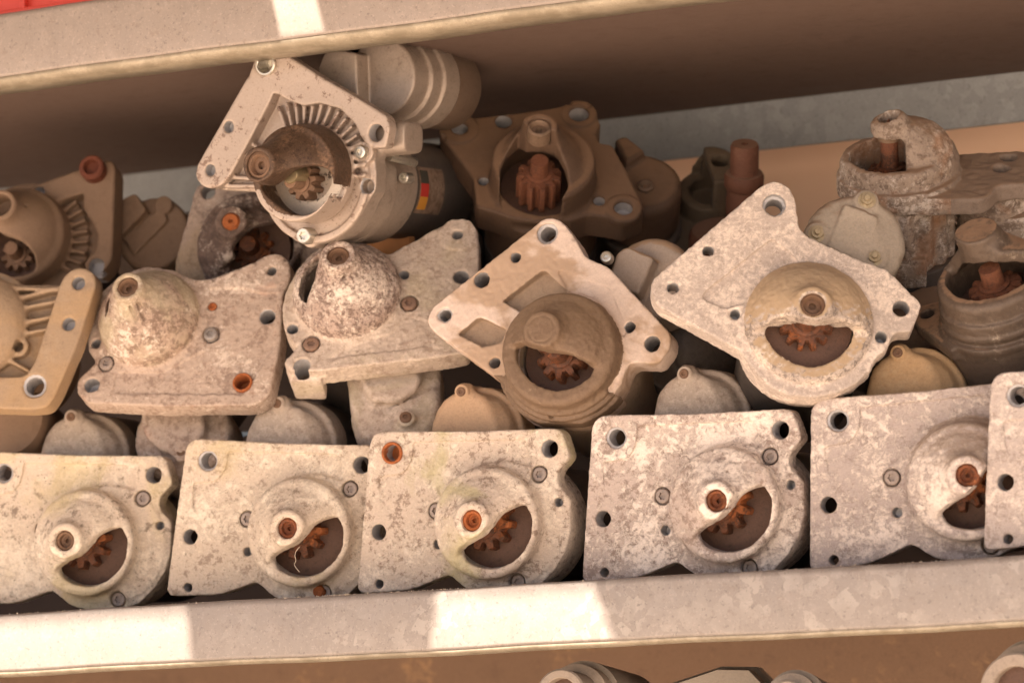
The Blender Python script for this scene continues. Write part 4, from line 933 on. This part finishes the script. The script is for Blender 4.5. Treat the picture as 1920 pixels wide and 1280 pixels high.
# ---- F, E : the two triangular framed castings at the left edge
m_F = CM('dust tan casting', (.235, .15, .095), (.15, .092, .06), (.31, .21, .14), 101, dust=(.22, .14, .08), dusta=.7, metal=.1, rough=.75, bump=.12, sc=.8, dka=.4, lta=.3)
m_E = CM('ochre dusted casting', (.34, .24, .155), (.18, .12, .08), (.46, .345, .24), 102, dk=(.50, .62), dka=.45, lt=(.52, .64), lta=.45, stain=(.40, .25, .12), st=(.45, .6), sta=.5, metal=.1, rough=.7, bump=.15)
def motor_F():
    fr = Frame((190, 430), .13, view=(-18, 20)).view_zoom(0, 280, 3.766); q = fr
    frame = [(-150, 400, 5), (60, 318), (590, 130, 2), (720, 76, 5), (790, 80, 4), (812, 130, 3), (800, 500), (790, 780, 4), (700, 885, 5), (620, 870, 3), (590, 810, 2), (680, 690), (690, 590), (640, 490, 4), (590, 430, 3), (588, 305, 2), (340, 385, 2), (60, 440), (-150, 500, 4)]
    s = Starter(fr, 'blurred tan starter motor at the far left with a rust coloured plug in its corner', G2, m_F, frame+[(300, 1000), (-320, 900)], -44, 40, h=.9)
    mo = s.mo; c = q.uv((150, 640), 0)
    mo.D = mo.ext(mo.disc(c, 41), -24, -9, 1.5).astype(np.float32)
    mo.add(mo.ext(mo.poly(q.poly([(0, 400), (600, 200), (760, 500), (760, 800), (500, 850)], -10)), -24, -12, 1), 1)
    for a in np.arange(-30, 60, 10):
        t = R_(a); mo.add(mo.ext(mo.seg((c[0]+24*math.cos(t), c[1]+24*math.sin(t)), (c[0]+41*math.cos(t), c[1]+41*math.sin(t)), 1.1), -12, -3, .7), 1.5)
    s.plate(frame, 20, 1.4, k=.8)
    mo.add(mo.ext(mo.disc(c, 33), -43, -20, 1.5), 1)
    boss = q.uv((0, 390), 38); b0 = q.uv((60, 500), 14)
    win = q.poly([(-140, 600, 3), (0, 590, 4), (60, 640, 4), (200, 680, 5), (262, 760, 5), (230, 850, 6), (120, 885, 7), (-30, 880, 7), (-130, 800, 7)], 16)
    s.nose(c, 31, 12, 30, boss, 38, 10, 7, None, win, base=b0, br=15, kb=8, drumr=3, wall=5, wd=-2)
    for a, b in (((90, 400), (190, 410)), ((80, 440), (170, 470)), ((75, 490), (150, 530))): mo.sub(mo.cap((*q.uv(a, 27), 29), (*q.uv(b, 24), 26), 1.4, .9), .6)
    s.hole((272, 300), 3.6, d=-8); s.hole((678, 820), 5, d=-9)
    s.finish(rough=(.3, .2), t=20.5, cut=1.5)
    pc = q.uv((665, 150), 2); lathe('bushing', pc, [(8, -6), (8, 8), (7, 9), (5, 9), (4.4, 4), (.1, 4)], m_plug, s.root, 30)
    interior(s.root, c, 24, 2, 11, 10, gc=q.uv((120, 740), 2), m=m_brust)
    lathe('field_case', c, [(.1, -110), (31, -110), (33, -108), (33, -44), (32, -43)], m_case, s.root, 48)
    W0 = -26; sc_ = q.uv((1050, 560), W0)
    cv = Mold((sc_[0]-46, sc_[1]-40, -70), (sc_[0]+34, sc_[1]+34, W0+4), .9)
    cv.D = cv.ext(cv.disc(sc_, 24), -68, W0-8, 3).astype(np.float32)
    cv.add(cv.ext(cv.poly(q.poly([(845, 370), (960, 315, 2), (1040, 430, 2), (855, 620, 1)], W0)), -50, W0+2, 1), 1)
    cv.add(cv.ext(cv.poly(q.poly([(860, 620), (1040, 440), (1130, 400, 3), (1170, 480, 2), (930, 725, 1)], W0)), -56, W0-5, 1), 1)
    e = q.uv((1150, 390), W0-4); cv.add(cv.ext(cv.disc(e, 6), -56, W0-4, 1), 2)
    cv.rough(.3, 5, .2, 2); cast(cv, s.root, [('solenoid_cover', None)], m_F)
    lathe('solenoid_case', sc_, [(.1, -110), (24, -110), (25, -108), (25, -69), (24, -68)], m_case, s.root, 40)
m_plug = CM('rust red plug', (.14, .04, .02), (.07, .022, .014), (.2, .07, .035), 103, metal=0, rough=.7, bump=.2)
motor_F()
def motor_E():
    fr = Frame((130, 660), .03, view=(-17, 15)).view_zoom(0, 260, 2.2857); q = fr
    frame = [(262, 605, 4), (300, 560, 4), (355, 548, 4), (405, 578, 4), (412, 625, 4), (330, 880), (235, 1100, 5), (200, 1152, 5), (130, 1160), (-200, 1150), (-200, 1020), (110, 1018, 5), (150, 950)]
    s = Starter(fr, 'ochre dusted starter motor at the left edge with a slanted arm of threaded holes', G2, m_E, frame+[(0, 560)], -48, 24, h=.8)
    mo = s.mo
    mo.D = mo.ext(mo.poly(q.poly([(262, 620), (150, 980), (100, 1100), (-200, 1100), (-200, 640), (0, 620)], -9)), -26, -12, 1).astype(np.float32)
    for (a, b) in (((60, 690), (300, 630)), ((0, 745), (290, 690)), ((10, 808), (270, 755)), ((20, 850), (250, 810)), ((-40, 905), (130, 1000)), ((40, 640), (260, 650))):
        mo.add(mo.ext(mo.seg(q.uv(a, -6), q.uv(b, -6), 1.1), -14, -4, .8), 1.2)
    s.plate(frame, 17, 1.3, k=.8)
    dc = q.uv((-120, 790), 0); mo.add(np.maximum(mo.ell((dc[0], dc[1], -6), (32, 32, 20)), -(mo.w+14)), 2)
    mo.add(mo.ext(mo.disc(dc, 37), -47, -16, 2), 2)
    b_ = q.uv((78, 890), -6); mo.add(mo.ext(mo.disc(b_, 6.2), -16, -5, 1), 1.5); mo.sub(mo.ext(mo.disc(b_, 3.2), -14, 0, .2), .5)
    s.hole((335, 618), 3.9, d=-9); s.hole((293, 793), 3.9, d=-9); s.hole((148, 1058), 5.2, 7.2, 1.2)
    s.finish(rough=(.25, .2), t=17.5, extra=[('nose_cone', lambda c_: near(c_, dc, 33) & (c_[:, 2] > -11))])
    lathe('field_case', dc, [(.1, -110), (33, -110), (35, -108), (35, -48), (34, -47)], m_F, s.root, 48)
    e = q.uv((30, 1200), -60); lathe('solenoid_case', e, [(.1, -120), (23, -120), (24, -118), (24, -64), (22, -60), (.1, -60)], m_F, s.root, 48)
motor_E()
# ---- H : grey corroded casting peeking out under the aluminium one
m_H = CM('grey corroded casting', (.36, .275, .22), (.16, .11, .085), (.58, .49, .41), 111, dk=(.49, .58), dka=.7, lt=(.52, .62), lta=.6, stain=(.34, .24, .12), st=(.5, .6), sta=.4)
m_Hn = CM('crusty dark nose', (.17, .115, .09), (.07, .045, .035), (.55, .45, .37), 112, dk=(.46, .56), dka=.7, lt=(.52, .58), lta=.85, sc=1.3, bump=.6)
def motor_H():
    fr = Frame((430, 440), .135, view=(-14, 14)).view_zoom(340, 60, 3.048); q = fr
    out = [(88, 870, 4), (300, 860), (560, 900), (800, 1000), (900, 1200), (850, 1500), (500, 1600), (100, 1600), (-30, 1420), (-40, 1330, 5)]
    s = Starter(fr, 'grey corroded starter motor with an orange rusted bushing, wedged under the aluminium one', G2, m_H, out, -34, 34, h=.85)
    s.plate(out, 13, 1.4)
    c = q.uv((400, 1230), 3)
    boss = q.uv((282, 1082), 30); b0 = q.uv((330, 1150), 8)
    win = q.poly([(420, 1130, 3), (560, 1090, 5), (680, 1120, 5), (680, 1250, 8), (540, 1360, 8), (340, 1340, 8), (300, 1250, 5)], 14)
    s.nose(c, 32, 13, 25, boss, 30, 10, 5.4, (q.uv((240, 1350), 14), q.uv((700, 1020), 14)), win, base=b0, br=14, kb=6)
    s.hole((155, 915), 4.4)
    s.finish(mats=[m_Hn, m_H, m_H], rough=(1., .7))
    lathe('shaft_bushing', boss, [(5.6, 14), (5.6, 29), (4.4, 30.5), (1.4, 30.5), (1, 28), (.1, 28)], m_rust, s.root, 30)
    interior(s.root, c, 23, 1, 13, 11, m=m_rust_g)
    lathe('field_case', c, [(.1, -110), (31, -110), (33, -108), (33, -34), (32, -33)], m_case, s.root, 48)
motor_H()
# ---- L, N : starters standing nose up at the right; J, K : dark ones at the back
m_L = CM('crusty brown grey casting', (.34, .26, .20), (.13, .085, .06), (.66, .56, .47), 121, dk=(.48, .56), dka=.75, lt=(.51, .565), lta=.9, dust=(.31, .20, .125), dusta=.9, dz=(.35, .8), sc=1.1, bump=.5, stain=(.33, .16, .075), st=(.5, .6), sta=.6)
m_Ld = CM('dust covered flange', (.25, .185, .14), (.13, .09, .065), (.36, .28, .22), 122, dust=(.28, .19, .125), dusta=.9, metal=.05, rough=.8, bump=.1, lta=.4)
def motor_L():
    fr = Frame((1685, 322), .16, view=(-3, 66))
    s = Starter(fr, 'crusty starter motor standing nose up before the grey rail at the top right', G2, m_L, None, (-36, -40, -62), (80, 44, 46), h=.9)
    mo = s.mo
    mo.D = mo.ext(mo.disc((0, 0), 35.5), -10, 0, 1.5).astype(np.float32)
    mo.add(mo.ext(mo.poly([(-34, 20, 5), (72, 34, 6), (76, -12, 5), (56, -16, 3), (50, -34, 8), (0, -34), (-34, -10)]), -12, -2, 1.2), 1)
    body = mo.disc((0, 0), 31)+1.4*np.cos(np.arctan2(mo.v, mo.u)*16)
    mo.add(mo.ext(body, -50, -6, 1.5), 2)
    mo.add(mo.ext(mo.poly([(-6, -34, 1), (16, -34, 1), (16, -20), (-6, -20)]), -58, -40, 1.5), 2)
    mo.add(mo.ext(mo.seg((52, 4), (58, 10), 19), -50, -8, 3), 2)
    # drum and arched arm that carries the boss
    arm = mo.cap((14, 5, 0), (-3, 1, 27), 20, 10.6); arm = smin(arm, mo.ell((6, 6, 0), (28, 27, 30)), 3)
    drum = mo.ext(mo.disc((-2, 0), 31), -5, 11, 4)
    n = smin(drum, arm, 3); n = smin(n, mo.cone((-3, 0), 12, 10.4, 14, 31, (-5, 0), 1.2), 4)
    mo.add(n, 2)
    mo.sub(smax(mo.ext(mo.disc((-4, -1), 24), -30, 24, 3), mo.half((6, -40), (2, 40))*1., 4), 1.2)
    mo.sub(mo.ext(mo.disc((-3, 0), 20), -30, 8, 2), 1)
    mo.sub(mo.ext(mo.disc((-5, 0), 6.5), 26, 50, .3), .6)
    mo.sub(mo.ext(mo.disc((62, 24), 5), -20, 2, .2), .6); mo.sub(mo.ext(mo.disc((58, 8), 5), -20, 2, .2), .6)
    mo.rough(1.0, 5, .7, 2)
    cast(mo, s.root, [('nose_cone', lambda c: near(c, (-2, 0), 33) & (c[:, 2] > .8)), ('mounting_flange', lambda c: (c[:, 2] > -13) & (c[:, 0] > 30)), ('gear_housing', None)], [m_L, m_Ld, m_L])
    bushing(s.root, (-5, 0), 30.4, 6.6, m_I2)
    gear(s.root, (-5, 0), -12, 2, 13, 11, m_rust_g); lathe('output_shaft', (-5, 0), [(5, 0), (5, 24), (.1, 33)], m_drust, s.root, 24)
    lathe('field_case', (0, 0), [(.1, -130), (33, -130), (34, -128), (34, -51), (33, -50)], m_case, s.root, 48)
    e = lathe('solenoid_case', (62, 10), [(.1, -120), (24, -120), (25, -118), (25, -26), (23, -24), (.1, -24)], m_L, s.root, 44)
motor_L()
m_N = CM('oily ringed casting', (.12, .085, .062), (.06, .042, .03), (.42, .34, .26), 131, dk=(.48, .6), dka=.5, lt=(.55, .64), lta=.7, dust=(.34, .215, .135), dusta=.9, dz=(.55, .8), metal=.15, rough=.5, bump=.3, sc=1.2)
def motor_N():
    fr = Frame((1872, 545), .085, view=(-25, 55))
    s = Starter(fr, 'dark ringed starter motor at the right edge with a rusty pinion in its window', G2, m_N, None, (-62, -42, -90), (48, 48, 46), h=.85)
    mo = s.mo
    mo.D = mo.ext(mo.disc((0, 0), 36), -88, -14, 1.5).astype(np.float32)
    for r, w0, w1 in ((34.5, -10, -6.0), (36.5, -17, -12.5), (33.5, -14, 1)): mo.add(mo.ext(mo.disc((0, 0), r), w0, w1, 1.3), .8)
    mo.add(mo.ext(mo.poly([(-56, 4, 5), (-30, 16), (30, 40, 8), (40, -10, 8), (-20, -34), (-52, -10, 6)]), -22, -14, 1.2), 1.5)
    mo.add(mo.ext(mo.seg((-46, -1), (-30, -1), 3), -88, -18, 1.5), 3)
    drum = mo.ext(mo.disc((0, 0), 31.5), -5, 13, 4)
    hood = smax(mo.ell((0, 0, 0), (31.5, 31.5, 30)), -(mo.v+2)-.2*mo.u, 3); n = smin(drum, np.maximum(hood, -mo.w-3), 3)
    n = smin(n, mo.cone((-2, 10), 15, 11.8, 14, 37, (-5, 5), 1.0), 4); mo.add(n, 1)
    mo.sub(smin(mo.ext(mo.disc((0, 0), 25.5), -30, 9, 2), mo.ell((0, 0, -3), (26, 26, 26)), 1), .5)
    mo.sub(mo.ext(mo.poly([(-26, 4, 5), (-16, -2, 4), (-4, -8, 5), (9, -5, 5), (25, 8, 5), (26, -4, 10), (12, -23, 10), (-8, -25, 10), (-24, -12, 10)]), 2, 60, .3), 1.6)
    mo.sub(mo.ext(mo.disc((-46, -2), 4), -40, 0, .2), .6)
    mo.rough(.5, 5, .35, 2)
    cast(mo, s.root, [('nose_cone', lambda c: near(c, (0, 0), 33) & (c[:, 2] > 1.2)), ('mounting_flange', lambda c: (c[:, 2] > -22.5)), ('gear_housing', None)], [m_N, m_N, m_N2])
    gear(s.root, (0, -2), -8, 5, 15, 12, m_drust, tooth=.26); lathe('cavity_back', (0, 0), [(27, -14), (27, -7), (.1, -7)], m_inside, s.root, 40)
    e = q_ = (44, 34)
m_N2 = CM('smooth brown cylinder', (.13, .093, .07), (.09, .062, .047), (.19, .14, .11), 132, metal=.2, rough=.5, bump=.08, lta=.4)
motor_N()
m_J = CM('olive dusty casting', (.13, .095, .062), (.075, .052, .036), (.20, .15, .10), 141, dust=(.17, .12, .075), dusta=.7, rough=.75, bump=.1)
m_K = CM('dusty red brown steel', (.15, .062, .036), (.09, .04, .026), (.24, .12, .075), 142, dust=(.26, .145, .09), dusta=.95, dz=(.5, .85), rough=.7, bump=.15)
def motor_J():
    fr = Frame((1322, 400), .27, view=(8, 48))
    s = Starter(fr, 'blurred dark olive starter motor with an open drum nose, left of the rusty shaft', G2, m_J, None, (-40, -36, -60), (36, 36, 40), h=1.0)
    mo = s.mo
    mo.D = mo.ext(mo.poly([(-36, 24, 10), (10, 34, 10), (30, 10, 6), (30, -30, 6), (-20, -34, 5), (-34, -6, 8)]), -10, 0, 1.5).astype(np.float32)
    mo.add(mo.ext(mo.disc((0, 0), 26), -58, -4, 2), 2)
    mo.add(mo.cone((2, 8), 20, 17, 0, 34, (2, 8), 2), 2); mo.sub(mo.ext(mo.poly([(-30, 20), (-2, 24), (2, -10), (-30, -8)]), 12, 60, 1), 1.5); mo.sub(mo.ext(mo.disc((2, 8), 12), 2, 28, 1), 1)
    mo.sub(mo.ext(mo.disc((7, 11), 5), 20, 60, .3), .8)
    mo.rough(.5, 5, .3, 2); cast(mo, s.root, [('nose_cone', lambda c: near(c, (2, 8), 21) & (c[:, 2] > .8)), ('mounting_flange', lambda c: c[:, 2] > -10.5), ('gear_housing', None)], m_J)
    lathe('field_case', (0, 0), [(.1, -120), (28, -120), (29, -118), (29, -58), (28, -57)], m_case, s.root, 40)
motor_J()
def motor_K():
    fr = Frame((1394, 398), .24, view=(2, 66))
    r = tag(empty('starter_motor', fr.mat()), 'starter motor with a bare rusty shaft and collar standing before the peach board', 'starter motor', G2)
    lathe('output_shaft', (0, 0), [(8.6, -2), (8.6, 43), (7.8, 45), (2.2, 45), (2, 42), (.1, 42)], m_K, r, 40)
    lathe('collar', (0, 0), [(7, 16), (11, 16.5), (12, 18), (12, 24), (11, 26), (8.2, 26.4)], m_K, r, 40)
    lathe('pinion_hub', (0, 0), [(10.8, -26), (10.8, 9), (10.2, 15.9), (8, 16)], m_K, r, 40)
    lathe('gear_housing', (-11, 2), [(20, -60), (22, -58), (22, -16), (20, -13), (.1, -13)], m_K, r, 44)
    lathe('field_case', (-6, 2), [(.1, -120), (29, -120), (30, -118), (30, -62), (28, -60)], m_case, r, 44)
motor_K()
# ---- dim bodies that fill the depth of the pile
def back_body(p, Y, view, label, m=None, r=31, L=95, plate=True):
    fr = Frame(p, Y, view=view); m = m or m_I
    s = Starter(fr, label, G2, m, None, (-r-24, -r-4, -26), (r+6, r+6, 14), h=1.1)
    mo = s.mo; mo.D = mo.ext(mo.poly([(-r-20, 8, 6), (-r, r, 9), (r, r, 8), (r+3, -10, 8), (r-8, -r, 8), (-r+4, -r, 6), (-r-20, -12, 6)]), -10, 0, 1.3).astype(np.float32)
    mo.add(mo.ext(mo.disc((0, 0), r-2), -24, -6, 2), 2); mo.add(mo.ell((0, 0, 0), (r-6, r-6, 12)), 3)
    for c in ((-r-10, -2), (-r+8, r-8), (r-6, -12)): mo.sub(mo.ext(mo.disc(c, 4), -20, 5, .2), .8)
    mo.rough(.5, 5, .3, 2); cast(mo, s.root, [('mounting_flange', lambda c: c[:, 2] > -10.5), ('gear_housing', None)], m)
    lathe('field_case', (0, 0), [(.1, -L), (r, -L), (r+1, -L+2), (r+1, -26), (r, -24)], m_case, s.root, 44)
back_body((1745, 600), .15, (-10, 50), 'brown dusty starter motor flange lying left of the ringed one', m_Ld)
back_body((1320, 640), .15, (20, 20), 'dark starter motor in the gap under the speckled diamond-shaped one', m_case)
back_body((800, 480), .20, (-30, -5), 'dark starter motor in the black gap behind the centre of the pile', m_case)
# ---- cardboard, crate, things on the shelf below
m_card = plain('orange cardboard', (.50, .22, .08), (.42, .18, .065), 60)
def quad_box(name, p, Y, size, rot, m, label, cat):
    Q = hitY(p, Y); o = box(name, tuple(-x/2 for x in size), tuple(x/2 for x in size), m, None, .0006)
    o.matrix_world = Matrix.Translation(Vector(Q)) @ Matrix.Rotation(R_(rot[2]), 4, 'Z') @ Matrix.Rotation(R_(rot[1]), 4, 'Y') @ Matrix.Rotation(R_(rot[0]), 4, 'X')
    return tag(o, label, cat)
quad_box('cardboard_sheet', (735, 468), .15, (.032, .006, .022), (20, 8, -10), m_card, 'orange scrap of cardboard stuck between the pale crusty starter motor and the dark gap', 'cardboard')
# red plastic crate on the upper shelf
m_red = plain('red plastic', (.80, .09, .055), (.72, .07, .045), 8, .4)
def crate():
    a = hitY((-520, -60), .06); b = hitY((425, -20), .06)
    x0, x1 = a[0], b[0]; z0 = .3515
    r = tag(empty('plastic_crate', Matrix.Translation(((x0+x1)/2, .18, z0))), 'red ribbed plastic crate on the upper shelf in the top left corner', 'crate')
    X = (x1-x0)/2
    box('crate_wall', (-X, -.12, .004), (X, -.117, .14), m_red, r, .001); box('crate_wall', (-X, .117, .004), (X, .12, .14), m_red, r, .001)
    box('crate_end', (-X, -.1168, .004), (-X+.003, .1168, .14), m_red, r, .001); box('crate_end', (X-.003, -.1168, .004), (X, .1168, .14), m_red, r, .001)
    box('crate_floor', (-X+.0032, -.1166, .0), (X-.0032, .1166, .003), m_red, r)
    n = 9
    for k in range(n):
        x = -X+.012+(2*X-.024)*k/(n-1); box('rib', (x-.002, -.125, .002), (x+.002, -.1203, .138), m_red, r, .0008)
    box('rim', (-X-.004, -.128, .006), (X+.004, -.1255, .014), m_red, r, .0008)
crate()
m_J2 = CM('olive grey cover', (.30, .25, .20), (.25, .2, .16), (.34, .29, .24), 161, bump=.1, lta=.3)
m_low = CM('dim shelf goods', (.34, .27, .21), (.2, .15, .115), (.5, .41, .33), 151, lta=.5)
def ring_part(p, Y, view, ro, ri, L, label, m):
    fr = Frame(p, Y, view=view); r = tag(empty('starter_motor', fr.mat()), label, 'starter motor', 'starter motors on the shelf below')
    lathe('nose_ring', (0, 0), [(ri, -8), (ri, -.8), (ri+.6, 0), (ro-1, 0), (ro, -1), (ro, -L), (ro+5, -L-1), (ro+5, -L-12), (.1, -L-12)], m, r, 48)
    lathe('cavity_back', (0, 0), [(ri+1, -12), (ri+1, -7), (.1, -7)], m_inside, r, 40)
    lathe('field_case', (0, 0), [(.1, -L-80), (ro+7, -L-80), (ro+8, -L-78), (ro+8, -L-12.5), (.1, -L-12)], m_J2, r, 40)
ring_part((1050, 1302), .03, (-22, 6), 14.5, 9.5, 22, 'open ring-nosed starter motor on the shelf below, under the sunlit lip patch', m_low)
ring_part((1905, 1296), .02, (-20, 0), 20, 13, 20, 'larger ring-nosed starter motor on the shelf below, in the bottom right corner', m_low)
ring_part((1475, 1305), .03, (-10, 5), 9, 5, 16, 'small pale nosed starter motor barely peeping up between the two ring-nosed ones below', m_low)
def hexpart():
    fr = Frame((1340, 1320), .09, view=(-4, 0)); q = fr
    P = [q.uv(p) for p in ((1220, 1340), (1250, 1285), (1345, 1253), (1405, 1254), (1440, 1290), (1450, 1340), (1420, 1380), (1260, 1380))]
    r = tag(empty('starter_motor', fr.mat()), 'blurred grey starter motor with a faceted cover on the shelf below', 'starter motor', 'starter motors on the shelf below')
    c = sum(P)/len(P)
    loft('faceted_cover', [np.array([[*(c+(p-c)*k), w_] for p in P]) for k, w_ in ((1.0, -40), (1.0, -2), (.97, 0))], m_J2, r, sharp=20)
    f = [c+(p-c)*np.array([1.12, 1.10]) for p in P]; loft('gear_housing', [np.array([[*p, w_] for p in f]) for w_ in (-90, -41)], m_J2, r, sharp=20)
hexpart()
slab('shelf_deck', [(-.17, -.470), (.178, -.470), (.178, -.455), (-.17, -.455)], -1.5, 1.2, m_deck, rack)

# grit lying along the lip of the lower shelf: nobody could count it
def grit():
    V = []; F = []; rr = random.Random(3)
    for i in range(900):
        x = rr.uniform(-.32, .32) if rr.random() < .6 else rr.gauss(-.12, .06); y = rr.uniform(.001, .012); r = rr.uniform(.00015, .0007)*rr.choice((1, 1, .6)); b = len(V)
        z = .0005-.0035*max(0, (y-.0045)/.03)+r*.3
        for dx, dy, dz in ((1, 0, 0), (0, 1, 0), (-1, 0, 0), (0, -1, 0), (0, 0, 1), (0, 0, -1)):
            k = r*rr.uniform(.6, 1.3); V.append((x+dx*k, y+dy*k, z+dz*k))
        for f in ((0, 1, 4), (1, 2, 4), (2, 3, 4), (3, 0, 4), (1, 0, 5), (2, 1, 5), (3, 2, 5), (0, 3, 5)): F.append(tuple(b+j for j in f))
    tag(mesh_obj('grit', V, F, m_row[0], smooth=False), 'pale grit and flakes scattered along the lower shelf lip', 'grit', kind='stuff')
grit()

# a hair caught on the window of the cream motor, a thread on the cover beside the centre
def fibre(name, pts, r, m, label, cat):
    cu = bpy.data.curves.new(name, 'CURVE'); cu.dimensions = '3D'; cu.bevel_depth = r; cu.bevel_resolution = 2
    sp = cu.splines.new('NURBS'); sp.points.add(len(pts)-1)
    for k, p in enumerate(pts): sp.points[k].co = (*p, 1)
    sp.use_endpoint_u = True; sp.order_u = 3; cu.materials.append(m)
    o = bpy.data.objects.new(name, cu); C.objects.link(o); dg = bpy.context.evaluated_depsgraph_get()
    me = bpy.data.meshes.new_from_object(o.evaluated_get(dg)); bpy.data.objects.remove(o)
    n = bpy.data.objects.new(name, me); C.objects.link(n); tag(n, label, cat)
m_hair = plain('pale fibre', (.6, .5, .38), (.65, .55, .42))
fibre('hair', [hitY(p, y) for p, y in (((562, 1024), .018), ((551, 1036), .018), ((556, 1052), .02), ((549, 1058), .02), ((562, 1072), .02))], .00013, m_hair, 'pale hair hanging across the gear window of the cream yellow starter motor', 'hair')
